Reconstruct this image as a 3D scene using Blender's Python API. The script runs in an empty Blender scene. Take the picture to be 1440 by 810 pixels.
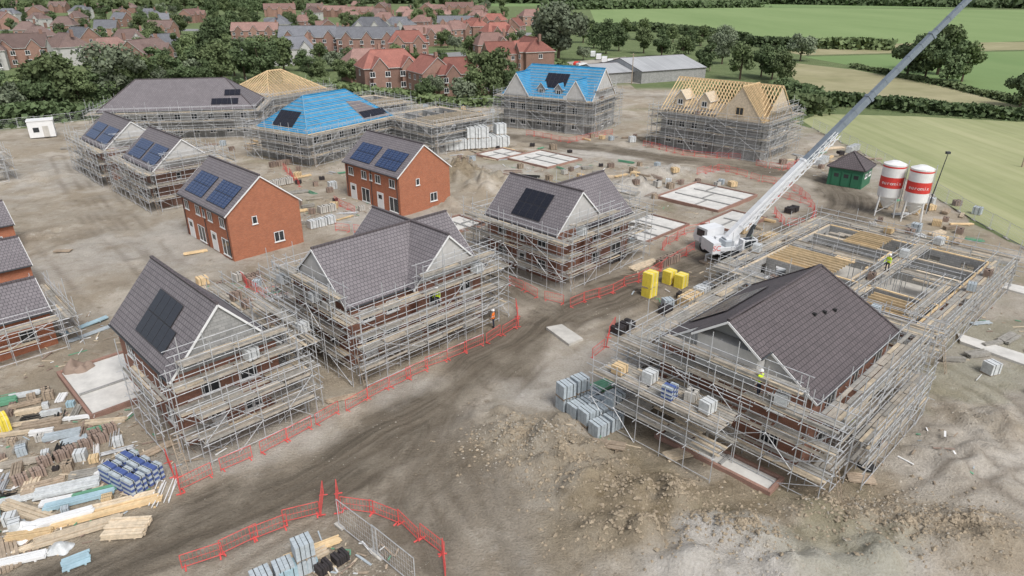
import bpy, bmesh, math, random
import numpy as np
from mathutils import Vector, Matrix
R = random.Random(11)
SC = bpy.context.scene
COL = SC.collection
# ------------------------------------------------------------------ survey
H = 28.0; TH = math.radians(24.0); F = 960.0
cs, sn = math.cos(TH), math.sin(TH)
def G(px, py, z=0.0):
    a = (px-720)/F; b = (py-405)/F
    dn = sn+b*cs; fw = cs-b*sn
    t = (H-z)/dn
    return Vector((a*t, fw*t, z))
# ------------------------------------------------------------------ materials
def nd(nt, t, **k):
    n = nt.nodes.new(t)
    for a, b in k.items():
        setattr(n, a, b)
    return n
def base_mat(name, rough=0.8, metal=0.0, spec=0.3):
    m = bpy.data.materials.new(name); m.use_nodes = True
    nt = m.node_tree; p = nt.nodes['Principled BSDF']
    p.inputs['Roughness'].default_value = rough
    p.inputs['Metallic'].default_value = metal
    p.inputs['Specular IOR Level'].default_value = spec
    return m, nt, p
def c4(c): return (c[0], c[1], c[2], 1)
def mixn(nt, fac, a, b, mode='MIX'):
    n = nt.nodes.new('ShaderNodeMix'); n.data_type = 'RGBA'; n.blend_type = mode
    for s, v in ((0, fac), (6, a), (7, b)):
        if isinstance(v, (int, float)): n.inputs[s].default_value = v
        elif isinstance(v, tuple): n.inputs[s].default_value = c4(v)
        else: nt.links.new(v, n.inputs[s])
    return n.outputs[2]
def noise(nt, vec, scale, detail=4, rough=0.6):
    n = nd(nt, 'ShaderNodeTexNoise'); n.inputs['Scale'].default_value = scale
    n.inputs['Detail'].default_value = detail; n.inputs['Roughness'].default_value = rough
    if vec is not None: nt.links.new(vec, n.inputs['Vector'])
    return n.outputs['Fac']
def ramp(nt, fac, a, b):
    n = nd(nt, 'ShaderNodeMapRange'); n.inputs[1].default_value = a; n.inputs[2].default_value = b
    nt.links.new(fac, n.inputs[0]); return n.outputs[0]
def mul(nt, a, b):
    n = nd(nt, 'ShaderNodeMath', operation='MULTIPLY')
    for i, v in enumerate((a, b)):
        if isinstance(v, (int, float)): n.inputs[i].default_value = v
        else: nt.links.new(v, n.inputs[i])
    return n.outputs[0]
def bump(nt, p, h, strength=0.4, dist=0.05):
    n = nd(nt, 'ShaderNodeBump'); n.inputs['Strength'].default_value = strength
    n.inputs['Distance'].default_value = dist
    nt.links.new(h, n.inputs['Height']); nt.links.new(n.outputs[0], p.inputs['Normal'])
def rndval(nt, o, rnd):
    oi = nd(nt, 'ShaderNodeObjectInfo')
    g = nd(nt, 'ShaderNodeMapRange'); g.inputs[3].default_value = 1-rnd; g.inputs[4].default_value = 1+rnd
    nt.links.new(oi.outputs['Random'], g.inputs[0])
    hs = nd(nt, 'ShaderNodeHueSaturation'); nt.links.new(g.outputs[0], hs.inputs['Value']); nt.links.new(o, hs.inputs['Color'])
    return hs.outputs[0]
def mat(name, col, rough=0.8, var=0.25, scale=1.5, metal=0.0, rnd=0.0, spec=0.3):
    m, nt, p = base_mat(name, rough, metal, spec)
    tc = nd(nt, 'ShaderNodeTexCoord')
    f = ramp(nt, noise(nt, tc.outputs['Object'], scale, 6, 0.7), 0.3, 0.7)
    d = tuple(x*(1-var) for x in col); l = tuple(min(1, x*(1+var)) for x in col)
    o = mixn(nt, f, d, l)
    if rnd > 0: o = rndval(nt, o, rnd)
    nt.links.new(o, p.inputs['Base Color'])
    return m
def mat_unit(name, c1, c2, mortar, bw, rh, ms, rough=0.85, off=0.5, bmp=0.3, var=0.2, vs=0.6, rnd=0.0, spec=0.3):
    m, nt, p = base_mat(name, rough, 0, spec)
    tc = nd(nt, 'ShaderNodeTexCoord')
    b = nd(nt, 'ShaderNodeTexBrick'); b.offset = off
    b.inputs['Scale'].default_value = 1.0
    b.inputs['Color1'].default_value = c4(c1); b.inputs['Color2'].default_value = c4(c2)
    b.inputs['Mortar'].default_value = c4(mortar); b.inputs['Mortar Size'].default_value = ms
    b.inputs['Mortar Smooth'].default_value = 0.3
    b.inputs['Brick Width'].default_value = bw; b.inputs['Row Height'].default_value = rh
    nt.links.new(tc.outputs['UV'], b.inputs['Vector'])
    f = ramp(nt, noise(nt, tc.outputs['Object'], vs, 7, 0.7), 0.25, 0.75)
    o = mixn(nt, f, (1-var,)*3, (1.0,)*3)
    o = mixn(nt, 1.0, b.outputs['Color'], o, 'MULTIPLY')
    if rnd > 0: o = rndval(nt, o, rnd)
    nt.links.new(o, p.inputs['Base Color'])
    if bmp: 
        inv = nd(nt, 'ShaderNodeMath', operation='SUBTRACT'); inv.inputs[0].default_value = 1
        nt.links.new(b.outputs['Fac'], inv.inputs[1]); bump(nt, p, inv.outputs[0], bmp, 0.03)
    return m
M = {}
M['tile'] = mat_unit('roof_tile_grey', (.24,.218,.228), (.20,.182,.192), (.09,.082,.088), .33, .34, .028, var=.2, vs=.5, rough=.7)  # dark course lines on the roof tiles are painted row shadows
M['tile_dark'] = mat_unit('roof_tile_dark', (.145,.122,.127), (.12,.102,.106), (.054,.047,.048), .33, .34, .028, var=.2, vs=.4, rough=.65)
M['tile_red'] = mat_unit('roof_tile_red', (.40,.165,.13), (.33,.14,.115), (.2,.09,.07), .3, .3, .03, var=.3, rnd=.25, bmp=0)  # estate red made paler, distance haze painted into the colour
M['tile_rust'] = mat_unit('roof_tile_pinkish', (.37,.23,.20), (.30,.19,.165), (.2,.12,.1), .3, .3, .03, var=.3, rnd=.25, bmp=0)
M['tile_brown'] = mat_unit('roof_tile_brown', (.26,.18,.16), (.22,.155,.14), (.12,.09,.08), .3, .3, .03, var=.3, rnd=.25, bmp=0)
M['tile_slate'] = mat_unit('roof_tile_slate', (.24,.245,.27), (.20,.21,.23), (.12,.12,.13), .3, .3, .03, var=.3, rnd=.2, bmp=0)
M['brick'] = mat_unit('red_brick', (.50,.165,.08), (.38,.12,.062), (.42,.29,.21), .225, .075, .008, var=.22, vs=1.2, bmp=.15)
M['brick_site'] = mat_unit('shaded_red_brick', (.36,.155,.10), (.27,.115,.08), (.33,.25,.2), .225, .075, .009, var=.3, vs=.8, bmp=.1)  # muted brick, shade behind scaffolding mixed into its colour
M['brick_old'] = mat_unit('weathered_brick', (.36,.20,.155), (.28,.16,.125), (.36,.27,.22), .225, .075, .009, var=.3, vs=.8, bmp=0, rnd=.2)  # old estate brick, also paled to carry distance haze in its colour
M['block'] = mat_unit('grey_blockwork', (.42,.415,.40), (.32,.32,.31), (.25,.245,.24), .45, .225, .015, var=.3, vs=.9, bmp=.15)
M['white_render'] = mat('pale_gable_board', (.50,.49,.47), .85, .12)
M['membrane'] = mat_unit('blue_roof_membrane', (.035,.32,.60), (.025,.26,.52), (.36,.42,.40), 40.0, .36, .03, var=.4, vs=.7, rough=.5, off=0, bmp=.2)
M['solar'] = mat_unit('solar_glass', (.012,.013,.021), (.015,.016,.025), (.028,.03,.04), .3, .3, .012, rough=.22, off=0, bmp=0, var=.1, spec=.5)
M['solar_frame'] = mat('solar_frame', (.04,.04,.045), .4, .1)
M['solar_blue'] = mat_unit('solar_glass_blue', (.018,.042,.115), (.022,.048,.13), (.16,.19,.26), .33, .33, .014, rough=.25, off=0, bmp=0, var=.1, spec=.5)
M['white'] = mat('white_pvc', (.76,.76,.75), .5, .06)
M['glass'] = mat('window_glass', (.035,.04,.045), .1, .4, .8, spec=.6)
M['steel'] = mat('galvanised_tube', (.50,.51,.52), .45, .3, 3.0, metal=.15, spec=.5)
M['board'] = mat('scaffold_board', (.38,.34,.285), .9, .3, 2.2)
M['board2'] = mat('scaffold_board_grey', (.31,.295,.265), .9, .3, 2.2)
M['board3'] = mat('scaffold_board_new', (.50,.42,.31), .9, .25, 2.2)
M['timber'] = mat('new_timber', (.68,.51,.30), .8, .2, 2.0, rnd=.12)
M['timber_pale'] = mat('pale_timber', (.60,.50,.37), .85, .25, 3.0, rnd=.15)
M['timber_old'] = mat('weathered_timber', (.35,.28,.21), .9, .35, 3.0, rnd=.2)
M['red'] = mat('red_plastic', (.68,.11,.10), .6, .2)
M['yellow'] = mat('yellow_plastic', (.82,.66,.09), .5, .15)
M['green'] = mat('green_paint', (.04,.16,.09), .5, .15)
M['greenp'] = mat('green_packs', (.14,.33,.21), .5, .2)
M['blue'] = mat('blue_plastic', (.06,.16,.42), .5, .2)
M['paleblue'] = mat('pale_blue_plastic', (.36,.50,.56), .5, .2)
M['blueblack'] = mat('dark_blue_crate', (.08,.12,.30), .6, .3)
M['black'] = mat('black_rubber', (.025,.025,.025), .8, .2)
M['wrap'] = mat('plastic_wrap', (.58,.60,.60), .35, .25, 3.0, spec=.5)
M['wrapgrey'] = mat('grey_block_pack', (.42,.47,.50), .6, .2, 3.0)
M['concrete'] = mat('concrete', (.50,.48,.44), .9, .2, .8)
M['concrete_w'] = mat('fresh_concrete', (.60,.585,.55), .9, .2, .6)
M['crane_w'] = mat('crane_white', (.74,.75,.76), .35, .08, spec=.5)
M['crane_g'] = mat('crane_grey', (.20,.235,.275), .4, .15, spec=.5)
M['crane_m'] = mat('crane_light_grey', (.42,.45,.48), .4, .15, spec=.5)
M['crane_d'] = mat('crane_dark', (.05,.055,.06), .5, .2)
M['silo_w'] = mat('silo_white', (.76,.76,.74), .35, .1, spec=.5)
M['silo_r'] = mat('silo_red', (.62,.06,.05), .4, .12)
M['bark'] = mat('bark', (.12,.09,.065), .95, .35, 3)
M['metalroof'] = mat_unit('metal_sheet_roof', (.44,.45,.46), (.38,.39,.40), (.3,.3,.31), 1.0, 60.0, .05, var=.25, vs=.1, off=0, bmp=0)
M['stone'] = mat('rubble_stone', (.37,.335,.28), .95, .35, 4)
M['clay'] = mat('clay_clod', (.31,.255,.185), .95, .4, 3)
def leafmat(name, a, b):
    m, nt, p = base_mat(name, .7, 0, .2)
    tc = nd(nt, 'ShaderNodeTexCoord')
    f = ramp(nt, noise(nt, tc.outputs['Object'], .55, 5, .7), .32, .68)
    o = rndval(nt, mixn(nt, f, a, b), .28)
    nt.links.new(o, p.inputs['Base Color']); return m
M['leaf'] = leafmat('foliage_mid', (.085,.122,.05), (.165,.205,.095))
M['leafd'] = leafmat('foliage_dark', (.06,.092,.04), (.12,.16,.075))
M['leafg'] = leafmat('foliage_greygreen', (.12,.152,.095), (.21,.24,.16))
# ------------------------------------------------------------------ mesh builder
class MB:
    def __init__(s): s.v = []; s.f = []; s.m = []
    def poly(s, pts, m=0):
        i = len(s.v); s.v += [tuple(p) for p in pts]; s.f.append(tuple(range(i, i+len(pts)))); s.m.append(m)
    def hexa(s, p, m=0):
        i = len(s.v); s.v += [tuple(q) for q in p]
        for f in ((3,2,1,0),(4,5,6,7),(0,1,5,4),(1,2,6,5),(2,3,7,6),(3,0,4,7)):
            s.f.append(tuple(i+k for k in f)); s.m.append(m)
    def box(s, x0, y0, z0, x1, y1, z1, m=0):
        s.hexa([(x0,y0,z0),(x1,y0,z0),(x1,y1,z0),(x0,y1,z0),(x0,y0,z1),(x1,y0,z1),(x1,y1,z1),(x0,y1,z1)], m)
    def beam(s, p, q, w, h, m=0):
        p = Vector(p); q = Vector(q); d = (q-p).normalized()
        a = d.cross(Vector((0,0,1)))
        if a.length < 1e-3: a = Vector((1,0,0))
        a.normalize(); b = a.cross(d)
        P = []
        for c in (p, q):
            P += [c-a*w/2-b*h/2, c+a*w/2-b*h/2, c+a*w/2+b*h/2, c-a*w/2+b*h/2]
        s.hexa([P[3],P[2],P[1],P[0],P[7],P[6],P[5],P[4]], m)
    def tube(s, p, q, r, m=0, n=4, r2=None, cap=False):
        p = Vector(p); q = Vector(q); d = (q-p).normalized()
        a = d.cross(Vector((0,0,1)))
        if a.length < 1e-3: a = Vector((1,0,0))
        a.normalize(); b = d.cross(a); r2 = r if r2 is None else r2
        i = len(s.v)
        for c, rr in ((p, r), (q, r2)):
            for k in range(n):
                t = 2*math.pi*k/n+.4
                s.v.append(tuple(c+a*rr*math.cos(t)+b*rr*math.sin(t)))
        for k in range(n):
            k2 = (k+1) % n
            s.f.append((i+k, i+k2, i+n+k2, i+n+k)); s.m.append(m)
        if cap:
            s.f.append(tuple(i+k for k in reversed(range(n)))); s.m.append(m)
            s.f.append(tuple(i+n+k for k in range(n))); s.m.append(m)
    def slab(s, polys, t, m=0, me=None):
        me = m if me is None else me
        cnt = {}
        key = lambda p: (round(p[0],3), round(p[1],3), round(p[2],3))
        for P in polys:
            for k in range(len(P)):
                e = (key(P[k]), key(P[(k+1) % len(P)])); cnt[frozenset(e)] = cnt.get(frozenset(e), 0)+1
        for P in polys:
            s.poly(P, m); s.poly([(p[0],p[1],p[2]-t) for p in reversed(P)], me)
            for k in range(len(P)):
                a, b = P[k], P[(k+1) % len(P)]
                if cnt[frozenset((key(a), key(b)))] == 1:
                    s.poly([(a[0],a[1],a[2]-t),(b[0],b[1],b[2]-t), b, a], me)
    def mesh(s, name, mats, uv=True, smooth=False):
        me = bpy.data.meshes.new(name); me.from_pydata(s.v, [], s.f)
        for m in mats: me.materials.append(M[m] if isinstance(m, str) else m)
        me.polygons.foreach_set('material_index', s.m)
        if smooth: me.polygons.foreach_set('use_smooth', [True]*len(s.f))
        if uv and s.f:
            ul = me.uv_layers.new(name='UVMap'); buf = []
            Z = Vector((0,0,1))
            for p in me.polygons:
                n = p.normal
                if abs(n.z) > .99 or n.length < .5: u, v = Vector((1,0,0)), Vector((0,1,0))
                else: u = Z.cross(n).normalized(); v = n.cross(u)
                for k in p.vertices:
                    c = s.v[k]
                    buf.append(c[0]*u.x+c[1]*u.y+c[2]*u.z); buf.append(c[0]*v.x+c[1]*v.y+c[2]*v.z)
            ul.data.foreach_set('uv', buf)
        me.update(); return me
def obj(name, me, parent=None, loc=(0,0,0), rz=0.0, scale=None):
    o = bpy.data.objects.new(name, me); COL.objects.link(o)
    o.location = loc; o.rotation_euler = (0,0,rz)
    if scale is not None: o.scale = scale
    if parent is not None: o.parent = parent
    return o
def tag(o, label, cat, group=None):
    o['label'] = label; o['category'] = cat
    if group: o['group'] = group
    return o
def thing(name, loc, rz, label, cat, group=None):
    o = obj(name, None, None, loc, rz); o.empty_display_size = .5
    return tag(o, label, cat, group)
def part(mb, name, parent, mats, uv=True, smooth=False, label=None, loc=(0,0,0), rz=0.0):
    o = obj(name, mb.mesh(name, mats, uv, smooth), parent, loc, rz)
    if label: o['label'] = label
    return o
def structure(o):
    o['kind'] = 'structure'
    return o
# ------------------------------------------------------------------ noise + ground height
rs = np.random.RandomState(5)
TAB = rs.rand(256, 256)
def vn(x, y, s, o=0):
    x = np.asarray(x)/s+o*17.3+1000; y = np.asarray(y)/s+o*9.7+1000
    xi = np.floor(x).astype(int); yi = np.floor(y).astype(int)
    fx = x-xi; fy = y-yi; fx = fx*fx*(3-2*fx); fy = fy*fy*(3-2*fy)
    g = lambda a, b: TAB[a % 256, b % 256]
    return (g(xi,yi)*(1-fx)+g(xi+1,yi)*fx)*(1-fy)+(g(xi,yi+1)*(1-fx)+g(xi+1,yi+1)*fx)*fy
MOUNDS = []
for (px, py, rx, ry, h) in [(722,614,2.6,2.2,1.9),(780,640,3.0,2.2,2.5),(845,680,2.8,2.0,2.4),(920,706,3.0,2.0,2.0),(1010,748,3.0,2.0,1.7),(895,752,2.6,1.8,1.8),(1090,790,3.4,1.9,1.5),
        (1180,728,3.0,1.7,1.5),(1270,745,2.8,1.8,1.4),(1350,650,3.6,3.0,1.4),(655,252,5.5,4.5,3.8),(690,262,4.5,3.6,2.8),(890,264,3.2,2.7,2.9),(945,245,4.5,2.7,2.5),(920,250,3,2.3,2.0),(790,602,2.0,1.6,1.3),
        (60,250,5,5,.9),(1395,600,3.6,2.8,1.3),(695,588,1.8,1.6,1.1),(1290,560,2.5,5,.3),(120,350,4,5,.5),(630,285,3,2,1.5),(1360,760,3.6,2.0,1.3),(1230,780,3.0,1.6,1.2),(970,790,2.6,1.5,1.2),(60,330,2.5,3,1.0)]:
    g = G(px, py); MOUNDS.append((g.x, g.y, rx, ry, h))
SITE = [G(*p) for p in [(-320,215),(0,182),(100,172),(250,150),(340,133),(500,122),(640,150),(720,128),(880,122),(960,128),(1040,150),(1145,182),(1230,222),(1330,285),(1440,345),(1700,490),(2300,900),(2300,1500),(-1500,1500)]]
def inpoly(x, y, P):
    r = np.zeros(x.shape, bool); n = len(P)
    for i in range(n):
        x1, y1, x2, y2 = P[i].x, P[i].y, P[(i+1)%n].x, P[(i+1)%n].y
        c = ((y1 > y) != (y2 > y)) & (x < (x2-x1)*(y-y1)/((y2-y1) if abs(y2-y1) > 1e-9 else 1e-9)+x1)
        r ^= c
    return r
def hgt(x, y):
    x = np.asarray(x, float); y = np.asarray(y, float)
    z = (vn(x,y,7,1)-.5)*.24+(vn(x,y,2.2,2)-.5)*.13+(vn(x,y,.9,3)-.5)*.07
    m = inpoly(x, y, SITE)
    z = z*m
    lump = np.abs(vn(x,y,2.0,4)-.5)*1.4+np.abs(vn(x,y,.95,6)-.5)*1.0
    tot = 0*x; env = 0*x
    for (a, b, rx, ry, h) in MOUNDS:
        d = ((x-a)/rx)**2+((y-b)/ry)**2
        e = np.exp(-d*1.3); tot = np.maximum(tot, h*e); env = np.maximum(env, np.exp(-d*.6)*min(1,h))
    return z+m*tot*(.3+lump)*.8+m*env*((vn(x,y,.55,7)-.5)*.38+(vn(x,y,1.2,8)-.4)*.34)
def hz(p): return float(hgt(p[0], p[1]))
def seg_info(x, y, pts):
    best = np.full(x.shape, 1e9); lat = np.zeros(x.shape); al = np.zeros(x.shape); acc = 0
    for i in range(len(pts)-1):
        a, b = pts[i], pts[i+1]; dx, dy = b.x-a.x, b.y-a.y; L = math.hypot(dx, dy)
        t = np.clip(((x-a.x)*dx+(y-a.y)*dy)/(L*L), 0, 1)
        ex = x-(a.x+t*dx); ey = y-(a.y+t*dy); d = np.hypot(ex, ey)
        sd = np.sign(dx*ey-dy*ex)*d
        k = d < best
        best = np.where(k, d, best); lat = np.where(k, sd, lat); al = np.where(k, acc+t*L, al); acc += L
    return best, lat, al
def axis(a, b, step, far):
    core = list(np.arange(a, b+1e-6, step)); lo = []; hi = []; s = step*2; v = a
    while v > -far: v -= s; s *= 1.28; lo.append(v)
    v = b; s = step*2
    while v < far: v += s; s *= 1.28; hi.append(v)
    return np.array(lo[::-1]+core+hi)
xs = axis(-85, 75, .32, 5000)
v_ = 175.0; s_ = .9; ext = []
while v_ < 5000: ext.append(v_+.3); v_ += s_; s_ *= 1.28
ys = np.concatenate([np.array([-5000,-1500,-400,-100,-30,0,8,13]), np.arange(16,60,.22), np.arange(60,175,.45), np.array(ext), [6500]])
X, Y = np.meshgrid(xs, ys); nx, ny = len(xs), len(ys)
Z = hgt(X, Y)
V = np.stack([X.ravel(), Y.ravel(), Z.ravel()], 1)
ii = np.arange((ny-1)*(nx-1)); r_, c_ = ii//(nx-1), ii % (nx-1); b0 = r_*nx+c_
FA = np.stack([b0, b0+1, b0+nx+1, b0+nx], 1)
xf, yf = V[:,0], V[:,1]
def rd(px): return [G(*p) for p in px]
ROAD1 = rd([(-60,900),(150,810),(330,722),(480,650),(620,565),(720,495),(790,440),(900,402),(1000,375),(1110,335),(1180,300),(1190,275),(1150,252),(1060,236),(950,224),(830,207),(700,192),(560,205)])
ROAD2 = rd([(660,540),(610,620),(590,700),(610,780),(640,860)])
ROAD2b = rd([(650,600),(655,650),(700,720),(730,830)])
ROAD3 = rd([(60,190),(90,250),(150,320),(220,385),(300,420),(370,385),(480,330),(640,320),(700,290)])
ROAD4 = rd([(790,440),(730,405),(690,380),(640,330)])
def dens(pts):
    P = []
    for k in range(len(pts)-1):
        p0 = pts[max(0,k-1)]; p1 = pts[k]; p2 = pts[k+1]; p3 = pts[min(len(pts)-1,k+2)]
        for j in range(6):
            t = j/6; P.append(.5*((2*p1)+(p2-p0)*t+(2*p0-5*p1+4*p2-p3)*t*t+(3*p1-p0-3*p2+p3)*t**3))
    P.append(pts[-1]); return P
paint = np.zeros((len(V), 4)); lt = np.zeros((len(V), 3)); bestd = np.full(len(V), 1e9)
wob = (vn(xf,yf,6,8)-.5)*3.2+(vn(xf,yf,1.8,9)-.5)*1.5+(vn(xf,yf,.7,10)-.5)*.7
for pts, w, s in ((ROAD1,3.8,1.0),(ROAD2,3.0,.7),(ROAD2b,2.0,.5),(ROAD4,2.8,.9),(ROAD3,4.0,.08)):
    d, l, a = seg_info(xf, yf, dens(pts))
    m = np.clip((w-d+wob)/1.7, 0, 1)*s
    paint[:,0] = np.maximum(paint[:,0], m)
    k = d < bestd; bestd = np.where(k, d, bestd); lt[:,0] = np.where(k, l, lt[:,0]); lt[:,1] = np.where(k, a, lt[:,1])
RUT = [[(300,770),(460,690),(590,610),(700,520),(800,455)],[(340,700),(480,630),(620,540),(760,450)],[(610,560),(570,650),(600,740),(660,830)],[(680,520),(640,600),(650,680),(720,760),(760,830)],[(700,540),(690,600),(600,650),(430,720),(300,800)],
       [(760,480),(700,560),(640,640),(560,720),(500,830)],[(640,590),(690,690),(705,760),(700,830)],[(860,470),(780,490),(700,560),(660,620)],[(1180,330),(1090,370),(960,410),(820,460)],[(100,260),(160,330),(230,400),(310,430)],[(130,250),(200,330),(260,380),(360,390)],[(20,330),(80,400),(130,450)],
       [(740,205),(860,225),(1000,240),(1120,262)],[(1300,560),(1340,640),(1440,700)],[(1200,760),(1300,700),(1440,640)],[(560,230),(640,290),(700,320)],[(460,640),(540,600),(560,640),(520,760)],[(1320,520),(1400,560),(1440,620)],[(200,790),(380,730),(540,640)],[(80,220),(120,300),(190,360)]]
rutm = np.zeros(len(V)); near = (yf < 130)
xn, yn = xf[near], yf[near]; rn = np.zeros(xn.shape)
for r in RUT:
    d, l, a = seg_info(xn, yn, dens(rd(r)))
    q = np.minimum(np.abs(l-.95), np.abs(l+.95)); brk = np.clip(vn(xn,yn,3,61)*2-.3, 0, 1)
    rn = np.maximum(rn, np.clip(1-q/.42, 0, 1)*(d < 1.6)*brk)
rutm[near] = rn
def blob(px, py, rx, ry, ch, s=1.0):
    g = G(px, py); d = np.sqrt(((xf-g.x)/rx)**2+((yf-g.y)/ry)**2)+(vn(xf,yf,3,ch+20)-.5)*1.1+(vn(xf,yf,1,ch+30)-.5)*.5
    paint[:,ch] = np.maximum(paint[:,ch], np.clip((1.15-d)*1.6, 0, 1)*s)
for b in [(720,620,5,4,1,.45),(800,655,6,4,1,.6),(900,705,6,4,1,.9),(980,700,5,3,1,.8),(870,745,6,3,1,.75),(1180,690,6,3.5,1,.5),(1280,720,5,3,1,.45),(655,250,9,7,1,.75),
          (740,270,6,6,1,.4),(930,600,3,3,1,.4),(1240,590,4,4,1,.4),(60,300,7,12,1,.15),(20,560,5,6,1,.35),(1000,370,7,5,0,.9),(620,700,5,5,0,.35),(930,420,5,3,0,.6)]: blob(*b)
for b in [(1060,785,6,3,2,1),(1150,800,5,2.4,2,.9),(1250,790,5,2.4,2,.6),(1340,640,6,6,2,.5),(945,243,8,5,2,.8),(830,215,12,6,2,.8),(900,270,6,5,2,.7),(1390,480,8,10,2,.45),(1420,440,6,8,2,.4),(140,240,14,16,2,.6),(250,340,9,9,2,.6),(100,370,6,8,2,.55),(760,380,4,4,2,.4),
          (860,520,5,5,2,.6),(560,560,3,3,2,.5),(700,240,8,5,2,.6),(1280,250,8,9,2,.7),(1200,330,5,5,2,.5),(350,620,8,3,2,.55),(1100,230,6,5,2,.6),(760,545,5,3,2,.6),(480,400,8,5,2,.55),(530,300,8,6,2,.55),(1000,200,10,6,2,.5)]: blob(*b)
Zr = Z.ravel()-rutm*.08; V[:,2] = Zr
gm = bpy.data.meshes.new('ground')
gm.vertices.add(len(V)); gm.vertices.foreach_set('co', V.ravel())
gm.loops.add(FA.size); gm.loops.foreach_set('vertex_index', FA.ravel().astype(np.int32))
gm.polygons.add(len(FA)); gm.polygons.foreach_set('loop_start', np.arange(0, FA.size, 4, dtype=np.int32))
gm.polygons.foreach_set('use_smooth', np.ones(len(FA), bool))
gm.update(calc_edges=True)
site = inpoly(xf+(vn(xf,yf,6,40)-.5)*5, yf+(vn(xf,yf,6,41)-.5)*5, SITE).astype(float)
weeds = np.clip((vn(xf,yf,9,50)*.6+vn(xf,yf,2,51)*.4-.60)*6, 0, 1)*np.clip((bestd-9)/8, 0, 1)
at = gm.attributes.new('paint', 'FLOAT_COLOR', 'POINT'); at.data.foreach_set('color', paint.ravel())
at = gm.attributes.new('track', 'FLOAT_VECTOR', 'POINT'); at.data.foreach_set('vector', lt.ravel())
for nm, ar in (('siteamt', site), ('weeds', weeds), ('ruts', rutm)):
    at = gm.attributes.new(nm, 'FLOAT', 'POINT'); at.data.foreach_set('value', ar)
m, nt, p = base_mat('site_ground', .95, 0, .15)
tc = nd(nt, 'ShaderNodeTexCoord'); OB = tc.outputs['Object']
A = nd(nt, 'ShaderNodeAttribute', attribute_name='paint'); sep = nd(nt, 'ShaderNodeSeparateColor'); nt.links.new(A.outputs['Color'], sep.inputs[0])
T = nd(nt, 'ShaderNodeAttribute', attribute_name='track')
S_ = nd(nt, 'ShaderNodeAttribute', attribute_name='siteamt'); W_ = nd(nt, 'ShaderNodeAttribute', attribute_name='weeds'); U_ = nd(nt, 'ShaderNodeAttribute', attribute_name='ruts')
n0 = noise(nt, OB, .045, 5, .6); n1 = noise(nt, OB, .16, 8, .6); n2 = noise(nt, OB, .8, 8, .68); n3 = noise(nt, OB, 7, 5, .7)
mud = mixn(nt, ramp(nt, n0, .4, .6), (.40,.34,.26), (.41,.375,.32))
mud = mixn(nt, ramp(nt, n1, .52, .64), mud, (.53,.475,.40))
mud = mixn(nt, ramp(nt, n1, .47, .36), mud, (.31,.262,.20))
mud = mixn(nt, ramp(nt, n2, .56, .76), mud, (.55,.51,.445))
mud = mixn(nt, ramp(nt, n2, .44, .27), mud, (.26,.215,.16))
clay = mixn(nt, ramp(nt, n2, .3, .7), (.185,.145,.09), (.37,.305,.21))
mud = mixn(nt, sep.outputs[1], mud, clay)
pale = mixn(nt, ramp(nt, n2, .3, .7), (.43,.40,.355), (.60,.57,.525))
mud = mixn(nt, sep.outputs[2], mud, pale)
nw = nd(nt, 'ShaderNodeTexNoise'); nw.inputs['Scale'].default_value = .12; nt.links.new(OB, nw.inputs['Vector'])
va = nd(nt, 'ShaderNodeVectorMath', operation='SCALE'); nt.links.new(nw.outputs['Color'], va.inputs[0]); va.inputs['Scale'].default_value = 3.0
vb = nd(nt, 'ShaderNodeVectorMath', operation='ADD'); nt.links.new(T.outputs['Vector'], vb.inputs[0]); nt.links.new(va.outputs[0], vb.inputs[1])
mp = nd(nt, 'ShaderNodeMapping'); mp.inputs['Scale'].default_value = (1.9, .055, .01); nt.links.new(vb.outputs[0], mp.inputs['Vector'])
rut = noise(nt, mp.outputs[0], 1.0, 5, .65)
road = mixn(nt, ramp(nt, rut, .38, .62), (.13,.11,.085), (.245,.21,.165))
road = mixn(nt, mul(nt, ramp(nt, n1, .48, .64), .75), road, (.33,.29,.23))
road = mixn(nt, mul(nt, ramp(nt, n2, .45, .25), .8), road, (.11,.092,.07))
mud = mixn(nt, sep.outputs[0], mud, road)
mud = mixn(nt, mul(nt, U_.outputs['Fac'], .6), mud, (.175,.143,.108))
mud = mixn(nt, mul(nt, ramp(nt, n3, .6, .3), .55), mud, mixn(nt, 1.0, mud, (.58,.56,.53), 'MULTIPLY'))
mud = mixn(nt, mul(nt, W_.outputs['Fac'], .3), mud, (.22,.235,.125))
gr = mixn(nt, ramp(nt, n1, .3, .7), (.14,.185,.08), (.22,.255,.125))
gr = mixn(nt, ramp(nt, n2, .3, .8), mixn(nt, 1.0, gr, (.7,.75,.7), 'MULTIPLY'), gr)
out = mixn(nt, S_.outputs['Fac'], gr, mud)
nt.links.new(out, p.inputs['Base Color'])
bs = nd(nt, 'ShaderNodeMath', operation='ADD'); nt.links.new(n3, bs.inputs[0]); nt.links.new(n2, bs.inputs[1])
bump(nt, p, bs.outputs[0], .9, .2)
gm.materials.append(m)
gobj = structure(obj('ground', gm))
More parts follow.
